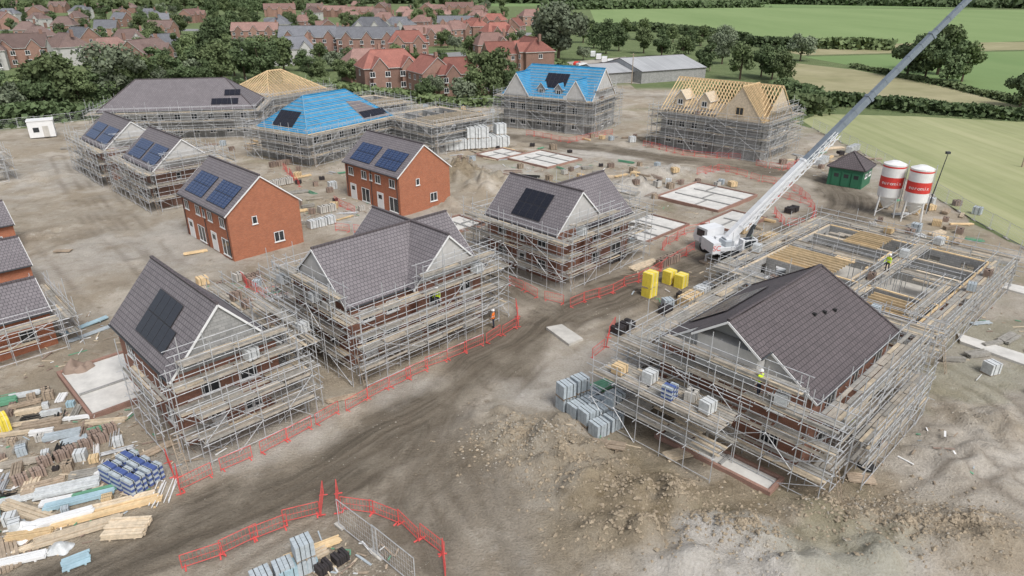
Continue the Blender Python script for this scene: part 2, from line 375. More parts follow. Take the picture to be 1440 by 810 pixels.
# ------------------------------------------------------------------ fields and estate roads
def fieldmat(name, a, b, sx, sy, ang, dk=.85, stripe=0):
    m, nt, p = base_mat(name, .95, 0, .1)
    tc = nd(nt, 'ShaderNodeTexCoord'); mp = nd(nt, 'ShaderNodeMapping')
    mp.inputs['Rotation'].default_value = (0,0,ang); mp.inputs['Scale'].default_value = (sx, sy, 1)
    nt.links.new(tc.outputs['Object'], mp.inputs['Vector'])
    f = ramp(nt, noise(nt, mp.outputs[0], 1, 6, .65), .3, .7)
    o = mixn(nt, f, a, b)
    g = ramp(nt, noise(nt, tc.outputs['Object'], .12, 8, .75), .25, .75)
    o = mixn(nt, g, mixn(nt, 1.0, o, (dk,dk,dk), 'MULTIPLY'), o)
    if stripe:
        m2 = nd(nt, 'ShaderNodeMapping'); m2.inputs['Rotation'].default_value = (0,0,ang); m2.inputs['Scale'].default_value = (stripe, .004, 1)
        nt.links.new(tc.outputs['Object'], m2.inputs['Vector'])
        o = mixn(nt, mul(nt, ramp(nt, noise(nt, m2.outputs[0], 1, 2, .5), .56, .44), .4), o, mixn(nt, 1.0, o, (.8,.85,.74), 'MULTIPLY'))
    nt.links.new(o, p.inputs['Base Color']); return m
def sheet(name, px, z, m):
    mb = MB(); pts = [G(*q) for q in px]
    mb.poly([(q.x, q.y, z) for q in reversed(pts)])
    o = obj(name, mb.mesh(name, [m])); 
    if o.data.polygons[0].normal.z < 0: o.data.flip_normals()
    return structure(o)
fm_mown = fieldmat('mown_field', (.30,.325,.165), (.43,.43,.245), .16, .012, math.radians(-62), .85, .55)
fm_green = fieldmat('green_field', (.20,.28,.115), (.25,.33,.145), .02, .004, math.radians(20), .92)
fm_green2 = fieldmat('crop_field', (.165,.25,.10), (.215,.295,.125), .02, .005, math.radians(70), .92)
fm_dry = fieldmat('dry_grass_field', (.29,.28,.15), (.44,.40,.25), .05, .05, 0, .75)
fm_tarm = mat('estate_tarmac', (.25,.25,.25), .9, .15, .3)
sheet('grass_field', [(1148,160),(1290,164),(1440,172),(2400,200),(2400,900),(1700,492),(1440,347),(1330,287),(1230,224),(1150,184),(1128,170)], .03, fm_mown)
sheet('grass_field', [(1110,88),(1200,98),(1330,122),(1440,152),(1900,180),(1900,190),(1440,162),(1290,156),(1150,135),(1115,110)], .03, fm_dry)
sheet('grass_field', [(1128,80),(1440,72),(2100,72),(2100,150),(1440,140),(1380,128),(1200,93)], .035, fm_green2)
sheet('grass_field', [(830,14),(1000,10),(1440,14),(2200,14),(2200,56),(1440,58),(1200,68),(1060,62),(960,44),(840,40)], .04, fm_green)
sheet('grass_field', [(1060,64),(1440,59),(2200,58),(2200,69),(1440,70),(1130,78)], .045, fm_dry)
sheet('grass_field', [(500,2),(1440,4),(2400,4),(2400,12),(1440,12),(700,9)], .05, fm_green2)
sheet('estate_road', [(0,62),(330,66),(600,76),(760,66),(760,70),(600,84),(330,72),(0,68)], .05, fm_tarm)
sheet('estate_road', [(640,90),(700,60),(740,46),(752,46),(716,62),(660,92)], .06, fm_tarm)
sheet('estate_road', [(0,40),(330,41),(700,44),(700,46),(330,44),(0,43)], .05, fm_tarm)
sheet('estate_road', [(790,88),(880,80),(900,118),(800,112)], .05, mat('yard_gravel', (.42,.39,.34), .95, .2, .2))
# ------------------------------------------------------------------ houses under construction
FOOT = []
def foot(S, yaw, x0, x1, y0, y1, mrg=0): FOOT.append((S[0], S[1], yaw, x0-mrg, x1+mrg, y0-mrg, y1+mrg))
def blocked(x, y):
    for (a, b, yw, x0, x1, y0, y1) in FOOT:
        dx, dy = x-a, y-b; c, s = math.cos(yw), math.sin(yw); u, v = dx*c+dy*s, -dx*s+dy*c
        if x0 < u < x1 and y0 < v < y1: return True
    d = min(float(seg_info(np.array([x]), np.array([y]), r)[0][0]) for r in (ROAD1, ROAD4))
    return d < 4.3
def wingpolys(w):
    x0,x1,y0,y1,ze,zr,ax = w['x0'],w['x1'],w['y0'],w['y1'],w['ze'],w['zr'],w['ax']; h0,h1 = w.get('h',(0,0))
    s = {}
    if ax == 'y':
        xm = (x0+x1)/2; A, B = (xm,y0+h0,zr), (xm,y1-h1,zr)
        s['x0'] = [(x0,y1,ze),(x0,y0,ze),A,B]; s['x1'] = [(x1,y0,ze),(x1,y1,ze),B,A]
        if h0: s['y0'] = [(x0,y0,ze),(x1,y0,ze),A]
        if h1: s['y1'] = [(x1,y1,ze),(x0,y1,ze),B]
    else:
        ym = (y0+y1)/2; A, B = (x0+h0,ym,zr), (x1-h1,ym,zr)
        s['y0'] = [(x0,y0,ze),(x1,y0,ze),B,A]; s['y1'] = [(x1,y1,ze),(x0,y1,ze),A,B]
        if h0: s['x0'] = [(x0,y1,ze),(x0,y0,ze),A]
        if h1: s['x1'] = [(x1,y0,ze),(x1,y1,ze),B]
    return s, A, B
def win_mesh(w, h, mull=1, door=False, frame='white'):
    mb = MB(); t = .07
    if door:
        mb.box(-w/2,-.05,0,w/2,.0,h,0); mb.box(-w*.3,-.065,h*.62,w*.3,-.051,h*.88,1)
        mb.box(-w/2-.06,-.07,0,-w/2,.0,h+.06,0); mb.box(w/2,-.07,0,w/2+.06,.0,h+.06,0); mb.box(-w/2,-.07,h,w/2,.0,h+.06,0)
    else:
        mb.box(-w/2,-.02,0,w/2,.02,h,1)
        mb.box(-w/2,-.06,0,-w/2+t,-.021,h,0); mb.box(w/2-t,-.06,0,w/2,-.021,h,0)
        mb.box(-w/2+t,-.06,0,w/2-t,-.021,t,0); mb.box(-w/2+t,-.06,h-t,w/2-t,-.021,h,0)
        for k in range(mull):
            c = -w/2+w*(k+1)/(mull+1); mb.box(c-.03,-.058,t,c+.03,-.022,h-t,0)
        mb.box(-w/2-.08,-.1,-.08,w/2+.08,.0,-.002,0)
    return mb.mesh('door' if door else 'window', [frame, 'glass'])
WM = {}
def wm(k, w, h, frame='white'):
    key = (k, w, h, frame)
    if key not in WM: WM[key] = win_mesh(w, h, 1 if w > .9 else 0, k == 'd', frame)
    return WM[key]
GP = 'houses being built on the site'
def walls(e, w, wallm, gabm, inset=.35, gin=.12):
    x0,x1,y0,y1,ze,zr,ax = w['x0'],w['x1'],w['y0'],w['y1'],w['ze'],w['zr'],w['ax']; h0,h1 = w.get('h',(0,0))
    if ax == 'y': half = (x1-x0)/2; xa,xb = x0+inset,x1-inset; ya,yb = y0+(inset if h0 else gin), y1-(inset if h1 else gin)
    else: half = (y1-y0)/2; ya,yb = y0+inset,y1-inset; xa,xb = x0+(inset if h0 else gin), x1-(inset if h1 else gin)
    sl = (zr-ze)/half; zw = ze+inset*sl-.2
    if h0 or h1: zw = ze-.05
    mb = MB(); mb.box(xa,ya,-.3,xb,yb,zw)
    part(mb, 'wall', e, [wallm])
    top = zr-.2; zz = zw
    if ax == 'y':
        xm = (x0+x1)/2
        for hh, yy, d in ((h0, ya, 1), (h1, yb, -1)):
            if hh: continue
            g = MB(); a, b = sorted((yy, yy+d*.25))
            F0 = [(xa,a,zz),(xb,a,zz),(xm,a,top)]; F1 = [(xa,b,zz),(xb,b,zz),(xm,b,top)]
            g.poly(F0); g.poly(F1[::-1]); g.poly([F0[1],F1[1],F1[2],F0[2]]); g.poly([F0[0],F0[2],F1[2],F1[0]]); part(g, 'gable_wall', e, [gabm])
    else:
        ym = (y0+y1)/2
        for hh, xx, d in ((h0, xa, 1), (h1, xb, -1)):
            if hh: continue
            g = MB(); a, b = sorted((xx, xx+d*.25))
            F0 = [(a,ya,zz),(a,yb,zz),(a,ym,top)]; F1 = [(b,ya,zz),(b,yb,zz),(b,ym,top)]
            g.poly(F0[::-1]); g.poly(F1); g.poly([F0[1],F0[2],F1[2],F1[1]]); g.poly([F0[0],F1[0],F1[2],F0[2]]); part(g, 'gable_wall', e, [gabm])
    return dict(xa=xa, xb=xb, ya=ya, yb=yb, zw=zw)
def put_open(e, wl, items):
    for (face, pos, z, k, w, h) in items:
        if face == 'x0': l, r = (wl['xa']-.03, pos, z), -math.pi/2
        elif face == 'x1': l, r = (wl['xb']+.03, pos, z), math.pi/2
        elif face == 'y0': l, r = (pos, wl['ya']-.03, z), 0
        else: l, r = (pos, wl['yb']+.03, z), math.pi
        obj('door' if k == 'd' else 'window', wm(k, w, h), e, l, r)
def roof(e, w, rm='tile', trim=True):
    s, A, B = wingpolys(w)
    mb = MB(); mb.slab(list(s.values()), .14, 0, 1); part(mb, 'roof', e, [rm, 'tile_dark' if rm != 'membrane' else 'timber'])
    r = MB(); r.beam(Vector(A)+Vector((0,0,.03)), Vector(B)+Vector((0,0,.03)), .24, .13)
    h0, h1 = w.get('h', (0,0))
    for tri in [t for t in s.values() if len(t) == 3]:
        for c in (tri[0], tri[1]): r.beam(Vector(c)+Vector((0,0,.04)), Vector(tri[2])+Vector((0,0,.04)), .2, .11)
    part(r, 'ridge_tiles', e, ['tile_dark' if rm != 'membrane' else 'membrane'])
    if trim:
        ze = w['ze']; x0,x1,y0,y1 = w['x0'],w['x1'],w['y0'],w['y1']
        def barge(a, b, c):
            for q in (a, c):
                mb = MB(); mb.beam(Vector(q)+Vector((0,0,-.14)), Vector(b)+Vector((0,0,-.14)), .05, .14); part(mb, 'bargeboard', e, ['white'])
        if w['ax'] == 'y':
            if not h0: barge((x0,y0-.03,ze),(A[0],y0-.03,A[2]),(x1,y0-.03,ze))
            if not h1: barge((x0,y1+.03,ze),(A[0],y1+.03,A[2]),(x1,y1+.03,ze))
            g = [((x0-.06,y0,ze-.1),(x0-.06,y1,ze-.1)), ((x1+.06,y0,ze-.1),(x1+.06,y1,ze-.1))]
        else:
            if not h0: barge((x0-.03,y0,ze),(x0-.03,A[1],A[2]),(x0-.03,y1,ze))
            if not h1: barge((x1+.03,y0,ze),(x1+.03,A[1],A[2]),(x1+.03,y1,ze))
            g = [((x0,y0-.06,ze-.1),(x1,y0-.06,ze-.1)), ((x0,y1+.06,ze-.1),(x1,y1+.06,ze-.1))]
        for a, b in g:
            mb = MB(); mb.tube(a, b, .06, n=6); part(mb, 'gutter', e, ['crane_d' if rm != 'membrane' else 'timber'])
    return s
def on_slope(Q, a, t, off):
    p0, p1, p2, p3 = [Vector(q) for q in Q]
    n = (p1-p0).cross(p2-p1).normalized()
    return (p0.lerp(p1, a)).lerp(p3.lerp(p2, a), t)+n*off
def panels(e, Q, a0, t0, nx_, ny_, pw=1.02, ph=1.65, m='solar', gap=.025, skip=()):
    if len(Q) == 3: Q = list(Q)+[Q[2]]
    p0, p1, p2, p3 = [Vector(q) for q in Q]
    u = (p1-p0).normalized(); n = (p1-p0).cross(p2-p1).normalized(); v = n.cross(u)
    L = (p1-p0).length; o = p0+u*a0*L+v*t0
    mb = MB(); mb.box(0,0,0,pw-gap,ph-gap,.04,1); mb.box(.03,.03,.041,pw-gap-.03,ph-gap-.03,.046,0)
    me = mb.mesh('solar_panel', [m, 'solar_frame'])
    Rm = Matrix((u, v, n)).transposed().to_4x4()
    for i in range(nx_):
        for j in range(ny_):
            if (i, j) in skip: continue
            ob = obj('solar_panel', me, e)
            ob.matrix_local = Matrix.Translation(o+u*i*pw+v*j*ph+n*.07) @ Rm
# ---- scaffolding
POLE = MB(); POLE.tube((0,0,0),(0,0,1),.031,n=5); POLE = POLE.mesh('pole', ['steel'], uv=False)
def run(e, P, D, L, N, lifts, w, z0=-.25, top=1.2, dense=False):
    P = Vector(P); D = Vector(D); N = Vector(N)
    n = max(1, round(L/2.0)); st = L/n; ztop = lifts[-1]+top
    for i in range(n+1):
        for k, off in ((0, w), (1, 0)):
            q = P+D*(i*st+R.uniform(-.12,.12))+N*off
            h = ztop+R.choice((.0,.1,.3,.6,1.0,1.7))*R.uniform(.6,1.2) if k == 0 else lifts[-1]+R.uniform(.1,1.5)
            ob = obj('pole', POLE, e, (q.x, q.y, z0)); ob.scale = (1,1,h-z0)
    zz = [max(z0,0)]+list(lifts)
    for i in range(0, n, 1):
        for j in range(len(zz)-1):
            if R.random() < .36:
                a = P+D*i*st+N*(w+.05); b = P+D*(i+R.choice((1,1,1.6)))*st+N*(w+.05)
                if R.random() < .5: a, b = b, a
                br = MB(); br.tube(a+Vector((0,0,zz[j]+.1)), b+Vector((0,0,zz[j+1])), .028); part(br, 'brace', e, ['steel'], uv=False)
    for li, z in enumerate(lifts):
        wk = MB(); gr = MB(); lg = MB()
        nb = max(3, int(w/.25)); last = li >= len(lifts)-1 or dense
        for i in range(n+1):
            e1 = R.uniform(.15,.5); a = P+D*i*st-N*e1*.6; b = P+D*i*st+N*(w+e1)
            wk.tube(a+Vector((0,0,z-.05)), b+Vector((0,0,z-.05)), .027, 3)
            if i < n:
                a2 = P+D*(i+.5)*st
                wk.tube(a2-N*.15+Vector((0,0,z-.05)), a2+N*(w+.1)+Vector((0,0,z-.05)), .025, 3)
                if not last and R.random() < .2: continue
                for k in range(nb):
                    if R.random() < (.05 if last else .14): continue
                    o1, o2 = R.uniform(-.15,.15), R.uniform(-.15,.15)
                    c = N*((k+.5)*w/nb+R.uniform(-.02,.02))
                    wk.beam(P+D*(i*st+o1)+c+Vector((0,0,z+R.uniform(0,.03))), P+D*((i+1)*st+o2)+c+Vector((0,0,z+R.uniform(.0,.03))), w/nb-.045, .035, R.choice((0,0,1,1,1,2)))
        for off in (w+.04, -.04):
            lg.tube(P-D*R.uniform(.1,.7)+N*off+Vector((0,0,z-.11)), P+D*(L+R.uniform(.1,.7))+N*off+Vector((0,0,z-.11)), .03)
        for hh in (.45, .95):
            gr.tube(P-D*R.uniform(.1,.8)+N*(w-.05)+Vector((0,0,z+hh)), P+D*(L+R.uniform(.1,.8))+N*(w-.05)+Vector((0,0,z+hh+R.uniform(-.04,.04))), .03)
        if last: gr.tube(P-D*R.uniform(.1,.8)+Vector((0,0,z+.9)), P+D*(L+R.uniform(.1,.8))+Vector((0,0,z+.9)), .028)
        for i in range(n):
            if R.random() < (.85 if last else .6): gr.beam(P+D*i*st+N*(w-.09)+Vector((0,0,z+.11)), P+D*(i+1)*st+N*(w-.09)+Vector((0,0,z+.11)), .035, .16, R.choice((1,1,2)))
        if li == 0 and z0 < 0: lg.tube(P+N*w+Vector((0,0,.3)), P+D*L+N*w+Vector((0,0,.3)), .03)
        part(wk, 'walkway', e, ['board','board2','board3','steel'], uv=False); part(gr, 'guard_rail', e, ['steel', 'board', 'board2'], uv=False); part(lg, 'ledger', e, ['steel'], uv=False)
def scaffold(S, yaw, x0, x1, y0, y1, lifts, label, sides=('x0','x1','y0','y1'), w=1.2, gap=.3, extra=(), top=1.1, dense=False):
    e = thing('scaffolding', (S[0],S[1],0), yaw, label, 'scaffolding', 'tube scaffolds around the new buildings')
    g = gap+w; foot(S, yaw, x0, x1, y0, y1, g+.8)
    if 'x0' in sides: run(e, (x0-gap, y0-g, 0), (0,1,0), y1-y0+2*g, (-1,0,0), lifts, w, top=top, dense=dense)
    if 'x1' in sides: run(e, (x1+gap, y0-g, 0), (0,1,0), y1-y0+2*g, (1,0,0), lifts, w, top=top, dense=dense)
    if 'y0' in sides: run(e, (x0-gap+.05, y0-gap, 0), (1,0,0), x1-x0+2*gap-.1, (0,-1,0), [z+.035 for z in lifts], w, top=top, dense=dense)
    if 'y1' in sides: run(e, (x0-gap+.05, y1+gap, 0), (1,0,0), x1-x0+2*gap-.1, (0,1,0), [z+.035 for z in lifts], w, top=top, dense=dense)
    for (sd, a, b, zs) in extra:
        z0 = lifts[-1]
        if sd == 'y0': run(e, (a, y0-gap-.02, 0), (1,0,0), b-a, (0,-1,0), zs, w*.8, z0=z0, top=.9)
        if sd == 'x0': run(e, (x0-gap-.02, a, 0), (0,1,0), b-a, (-1,0,0), zs, w*.8, z0=z0, top=.9)
        if sd == 'x1': run(e, (x1+gap+.02, a, 0), (0,1,0), b-a, (1,0,0), zs, w*.8, z0=z0, top=.9)
    lb = MB(); q = Vector((x0-gap-w*.5, y0-g-.3, 0))
    for s_ in (-.2, .2): lb.tube(q+Vector((s_,-.8,0)), q+Vector((s_,.0,lifts[0]+1.1)), .025)
    for k in range(10): lb.tube(q+Vector((-.2,-.8+.08*k,.3*k+.1)), q+Vector((.2,-.8+.08*k,.3*k+.1)), .018)
    part(lb, 'ladder', e, ['timber_old'], uv=False)
    return e
L4 = [1.6,3.4,5.1]
Y45 = math.radians(45)
def house(S, yaw, label, name='house_under_construction', cat='house'):
    return thing(name, (S[0], S[1], 0), yaw, label, cat, GP)
def W(x0,x1,y0,y1,ze,zr,ax,h=(0,0)): return dict(x0=x0,x1=x1,y0=y0,y1=y1,ze=ze,zr=zr,ax=ax,h=h)
# F
S = (-21.5,36.7); e = house(S, Y45, 'brick house with grey blockwork gable, dark tiled roof and solar panels')
w = W(0,7.6,0,11.5,5.2,9.4,'y'); wl = walls(e, w, 'brick_site', 'block'); s = roof(e, w)
put_open(e, wl, [('y0',2.4,.1,'d',1,2.1),('y0',5,.9,'w',1.2,1.1),('y0',2.4,3.3,'w',1.2,1.1),('y0',5,3.3,'w',1.2,1.1),('x0',2.5,.9,'w',1.2,1.1),('x0',8.5,.9,'w',1.2,1.1),('x0',3,3.3,'w',.6,1.1),('x0',9,3.3,'w',1.2,1.1)])
panels(e, s['x0'], .36, 1.0, 5, 1); panels(e, s['x0'], .36, 2.65, 4, 1)
scaffold(S, Y45, 0, 7.6, 0, 11.5, L4, 'galvanised tube scaffolding wrapping a blockwork gable end', sides=('y0','x1'), extra=[('y0',.6,7.6,[6.6]),('x1',0,5,[6.4])], w=1.35)
e2 = thing('scaffolding', (S[0], S[1], 0), Y45, 'outer scaffold bay stepping down beside the gable', 'scaffolding', 'tube scaffolds around the new buildings')
run(e2, (.5,-1.75,0), (1,0,0), 7.6, (0,-1,0), [1.7,3.5], 1.1)
e2 = thing('scaffolding', (S[0], S[1], 0), Y45, 'narrow tube scaffold along the brick side wall', 'scaffolding', 'tube scaffolds around the new buildings')
run(e2, (-.35,-.3,0), (0,1,0), 6, (-1,0,0), [2.2,4.2], .8)
# G
S = (-12.7,47.2); e = house(S, Y45, 'house with cross-gabled grey tiled roof inside scaffolding')
w1 = W(0,13.8,0,8.8,5.2,9.0,'x'); w2 = W(5.8,13.7,-.8,10.2,5.25,9.03,'y')
wl = walls(e, w1, 'brick_site', 'white_render'); roof(e, w1); wl2 = walls(e, w2, 'brick_site', 'white_render', .42); roof(e, w2)
put_open(e, wl, [('x0',2.5,.9,'w',1.2,1.1),('x0',6.2,.9,'w',1.2,1.1),('x0',2.5,3.4,'w',1.2,1.1),('x0',6.2,3.4,'w',1.2,1.1),('y0',2,.1,'d',1,2.1),('y0',4.2,.9,'w',1.2,1.1),('y0',2,3.4,'w',1.2,1.1),('y0',4.4,3.4,'w',1.2,1.1)])
put_open(e, wl2, [('y0',8,.9,'w',1.8,1.3),('y0',11.6,.1,'d',1,2.1),('y0',8,3.4,'w',1.2,1.1),('y0',11.4,3.4,'w',1.2,1.1)])
scaffold(S, Y45, 0, 13.8, -.8, 9.6, L4, 'multi-level tube scaffolding around a cross-gabled house', extra=[('y0',6.0,13.8,[6.6]),('x0',-.5,8.5,[6.5])])
e2 = thing('scaffolding', (S[0], S[1], 0), Y45, 'lower outer scaffold bay with stacked materials', 'scaffolding', 'tube scaffolds around the new buildings')
run(e2, (-1,-2.45,0), (1,0,0), 12.0, (0,-1,0), [1.6,3.2], 1.0); run(e2, (-1.7,1.0,0), (0,1,0), 6, (-1,0,0), [2.9], 1.4)
# H
S = (4.4,63.8); e = house(S, Y45, 'house with cross-gabled grey roof and black solar array')
w1 = W(0,7.8,0,10.4,5.2,9.0,'y'); w2 = W(3.9,11.8,-.7,7.9,5.25,9.03,'x')
wl = walls(e, w1, 'brick_site', 'white_render'); s = roof(e, w1); wl2 = walls(e, w2, 'brick_site', 'white_render', .42); roof(e, w2)
put_open(e, wl, [('x0',2.2,.9,'w',1.2,1.1),('x0',5,.1,'d',1,2.1),('x0',8,.9,'w',1.2,1.1),('x0',2.2,3.4,'w',1.2,1.1),('x0',5,3.4,'w',.6,1.1),('x0',8,3.4,'w',1.2,1.1)])
put_open(e, wl2, [('y0',6,.9,'w',1.2,1.1),('y0',9.5,.9,'w',1.8,1.3),('y0',6,3.4,'w',1.2,1.1),('y0',9.5,3.4,'w',1.2,1.1)])
panels(e, s['x0'], .33, .9, 4, 2)
scaffold(S, Y45, 0, 11.8, -.7, 10.4, L4, 'multi-level tube scaffolding around a house with solar roof', extra=[('y0',.5,7.6,[6.5]),('x1',0,8,[6.5])], w=1.3)
def pair(S, L, D, label, wm_='brick', gm_='brick'):
    e = house(S, Y45, label, 'brick_house'); foot(S, Y45, 0, D, 0, L, .5)
    w = W(0,D,0,L,5.2,8.9,'y'); wl = walls(e, w, wm_, gm_); s = roof(e, w)
    it = []
    for c in (L*.25, L*.75):
        it += [('x0',c-1.6,3.5,'w',1.2,1.15),('x0',c+1.6,3.5,'w',1.2,1.15),('x0',c-1.7,.25,'w',1.9,1.95),('x0',c+1.3,.05,'d',1.3,2.2)]
    it += [('y0',D*.36,3.6,'w',.6,.9),('y0',D*.64,.9,'w',1.2,1.2),('x0',L*.5,3.6,'w',.6,.9)]
    put_open(e, wl, it)
    panels(e, s['x0'], .1, .75, 5, 2, .95, 1.55, 'solar_blue'); panels(e, s['x0'], .56, .75, 5, 2, .95, 1.55, 'solar_blue')
    for yy in (.6, L-.6, L/2):
        mb = MB(); mb.tube((wl['xa']-.08,yy,0),(wl['xa']-.08,yy,5.0),.045,n=6); part(mb, 'downpipe', e, ['crane_d'], uv=False)
    return e
pair((-30.9,70.0), 13.0, 9.2, 'semi-detached red brick house with two solar arrays')
pair((-14.8,86.0), 13.0, 9.2, 'red brick house with white doors and solar panels')
for S, lab in (((-48.0,89.5), 'house with blue solar panels inside scaffolding'), ((-61.5,102.5), 'house with tiled roof and solar panels behind scaffolding')):
    pair(S, 12.0, 9.0, lab, 'brick_old', 'white_render')
    scaffold(S, Y45, 0, 9, 0, 12, L4, 'tube scaffolding around a tiled house', extra=[('y0',1.5,8,[6.5])], w=1.4)
# E
g = G(135,158,5.5); S = (g.x, g.y); ya = math.radians(10)
e = house(S, ya, 'long building with hipped dark grey tiled roof', cat='building')
w = W(0,29,0,14,5.5,10.6,'x',(6,6)); wl = walls(e, w, 'block', 'block'); s = roof(e, w)
put_open(e, wl, [('y0',2+k*3.1,z,'w',1.2,1.2) for k in range(9) for z in (.9,3.5)])
panels(e, s['y0'], .72, 1.2, 5, 1); panels(e, s['y0'], .8, 3.6, 3, 1)
scaffold(S, ya, 0, 29, 0, 14, [1.8,3.5,5.2], 'tube scaffolding along a long hipped building', w=1.4)
# Blue hipped
S = (-33.8,113.3); ya = math.radians(57)
e = house(S, ya, 'building with blue membrane hipped roof awaiting tiles', cat='building')
w = W(0,21,0,13,5.3,10.3,'x',(5.5,5.5)); wl = walls(e, w, 'block', 'block'); s = roof(e, w, 'membrane')
put_open(e, wl, [('y0',2+k*2.9,z,'w',1.2,1.2) for k in range(7) for z in (.9,3.4)]+[('x0',2.5+k*3,z,'w',1.2,1.2) for k in range(3) for z in (.9,3.4)])
panels(e, s['x0'], .28, .8, 5, 2); panels(e, s['y0'], .66, .8, 6, 1)
mb = MB(); Q = s['y0']; P4 = [on_slope(Q, a, t, .06) for a, t in ((.66,.06),(.98,.03),(.9,.6),(.7,.66))]; mb.poly(P4); part(mb, 'roof', e, ['tile'], label='grey tiled patch of the roof')
def battens(e, Q, n):
    if len(Q) == 3: Q = list(Q)+[Q[2]]
    mb = MB()
    for k in range(1, n): mb.beam(on_slope(Q, .01, k/n, .05), on_slope(Q, .99, k/n, .05), .05, .05)
    part(mb, 'roof_battens', e, ['timber_pale'], uv=False)
for Q in s.values(): battens(e, Q, 10)
scaffold(S, ya, 0, 21, 0, 13, [1.8,3.5,5.1], 'tube scaffolding around a blue membrane roof')
def rafters(e, w, sp=.6, mname='rafter'):
    s, A, B = wingpolys(w)
    for Q in s.values():
        if len(Q) == 3: Q = list(Q)+[Q[2]]
        p0, p1, p2, p3 = [Vector(q) for q in Q]; L = (p1-p0).length; n = int(L/sp)
        u = (p1-p0).normalized(); nn = (p1-p0).cross(p2-p1).normalized(); v = nn.cross(u)
        a2 = (p3-p0).dot(u); b2 = (p2-p0).dot(u); hh = (p3-p0).dot(v)
        for i in range(n+1):
            d = L*i/n
            if d < a2: h = hh*d/max(a2,1e-6)
            elif d > b2: h = hh*(L-d)/max(L-b2,1e-6)
            else: h = hh
            if h < .3: continue
            mb = MB(); mb.beam(p0+u*d, p0+u*d+v*(h-.02), .1, .18); part(mb, mname, e, ['timber'], uv=False)
    r = MB(); r.beam(A, B, .1, .25); 
    for Q in s.values():
        if len(Q) == 3:
            for c in (Q[0], Q[1]): r.beam(c, Q[2], .1, .22)
    part(r, 'ridge_board', e, ['timber'], uv=False)
    x0,x1,y0,y1,ze = w['x0'],w['x1'],w['y0'],w['y1'],w['ze']
    n = int(((x1-x0) if w['ax']=='x' else (y1-y0))/1.0)
    for i in range(1, n):
        c = MB()
        if w['ax'] == 'x': xx = x0+(x1-x0)*i/n; c.beam((xx,y0+.3,ze),(xx,y1-.3,ze),.06,.18)
        else: yy = y0+(y1-y0)*i/n; c.beam((x0+.3,yy,ze),(x1-.3,yy,ze),.06,.18)
        part(c, 'ceiling_joist', e, ['timber'], uv=False)
    return s
S = (-53,153); ya = math.radians(58)
e = house(S, ya, 'building with bare hipped timber rafters', cat='building')
w = W(0,17,0,15,5.4,9.9,'x',(6.5,6.5)); wl = walls(e, w, 'block', 'block'); rafters(e, w, .75)
scaffold(S, ya, 0, 17, 0, 15, [1.8,3.5,5.2], 'tube scaffolding around a bare rafter roof')
def shell(S, yaw, Lx, Ly, z, label, rooms=(3,2), wallm='block', joist=()):
    e = house(S, yaw, label, 'unfinished_building', 'building')
    mb = MB(); mb.box(-.1,-.1,-.25,Lx+.1,Ly+.1,.12); part(mb, 'floor_slab', e, ['concrete'])
    t = .3; low = z < 3
    def wall(x0,y0,x1,y1,wallm=wallm,z=z):
        mb = MB(); L = math.hypot(x1-x0, y1-y0); d = Vector((x1-x0,y1-y0,0))/L; n = Vector((-d.y,d.x,0))
        k = max(1, int(L/3)); st = L/k
        def seg(a, b, za, zb):
            p = Vector((x0,y0,0))+d*a; q = Vector((x0,y0,0))+d*b
            P = [p-n*t/2, q-n*t/2, q+n*t/2, p+n*t/2]
            mb.hexa([(c.x,c.y,za) for c in P]+[(c.x,c.y,zb) for c in P])
        if z < 2: seg(0, L, .12, z)
        else:
            nl = max(1, round(z/2.6)); zs = z/nl
            for i in range(k):
                a = i*st; seg(a, a+st/2-.6, .12, z); seg(a+st/2+.6, a+st, .12, z)
                for j in range(nl):
                    seg(a+st/2-.6, a+st/2+.6, j*zs+(.12 if j == 0 else 0), j*zs+.95); seg(a+st/2-.6, a+st/2+.6, j*zs+2.1, (j+1)*zs)
        part(mb, 'wall', e, [wallm])
        if low and z > 2:
            pl = MB(); pl.beam((x0,y0,z+.05),(x1,y1,z+.05),.22,.09); part(pl, 'wall_plate', e, [R.choice(('timber','timber_pale'))], uv=False)
    wall(0,0,Lx,0,'brick_site' if low else wallm); wall(Lx,t/2+.01,Lx,Ly-t/2-.01); wall(Lx,Ly,0,Ly); wall(0,Ly-t/2-.01,0,t/2+.01,'brick_site' if low else wallm)
    xr = [Lx*i/rooms[0]+(R.uniform(-1.0,1.0) if low else 0) for i in range(rooms[0]+1)]; xr[0] = 0; xr[-1] = Lx
    for i in range(1, rooms[0]): wall(xr[i],t/2+.01,xr[i],Ly-t/2-.01, z=(z if not low or i % 2 else 1.3))
    for i in range(rooms[0]):
        for j in range(1, rooms[1]):
            if low and R.random() < .2: continue
            yy = Ly*j/rooms[1]+(R.uniform(-.8,.8) if low else 0); wall(xr[i]+t/2+.01,yy,xr[i+1]-t/2-.01,yy, z=(z if not low or R.random() < .5 else 1.2))
    if not low:
        for (a,b,c,d) in ((0,0,Lx,0),(0,Ly,Lx,Ly),(0,.2,0,Ly-.2),(Lx,.2,Lx,Ly-.2)):
            pl = MB(); pl.beam((a,b,z+.06),(c,d,z+.06),.3,.1); part(pl, 'wall_plate', e, ['timber_pale'], uv=False)
    for (a,b,c,d) in joist:
        n = int((c-a)/.6)
        for i in range(n+1):
            mb = MB(); xx = a+(c-a)*i/n; mb.beam((xx,b,z+.22),(xx,d,z+.22),.07,.22); part(mb, 'floor_joist', e, ['timber' if low else 'timber_pale'], uv=False)
    return e
S = (32.8,49.3); yU = math.radians(43)
eU = shell(S, yU, 20, 16, 2.7, 'roofless blockwork ground floor with timber joists', (4,2), 'block', joist=[(5.4,9.2,9.4,15.6),(.4,.3,3.6,4.8),(15.4,9,19.6,12.5)])
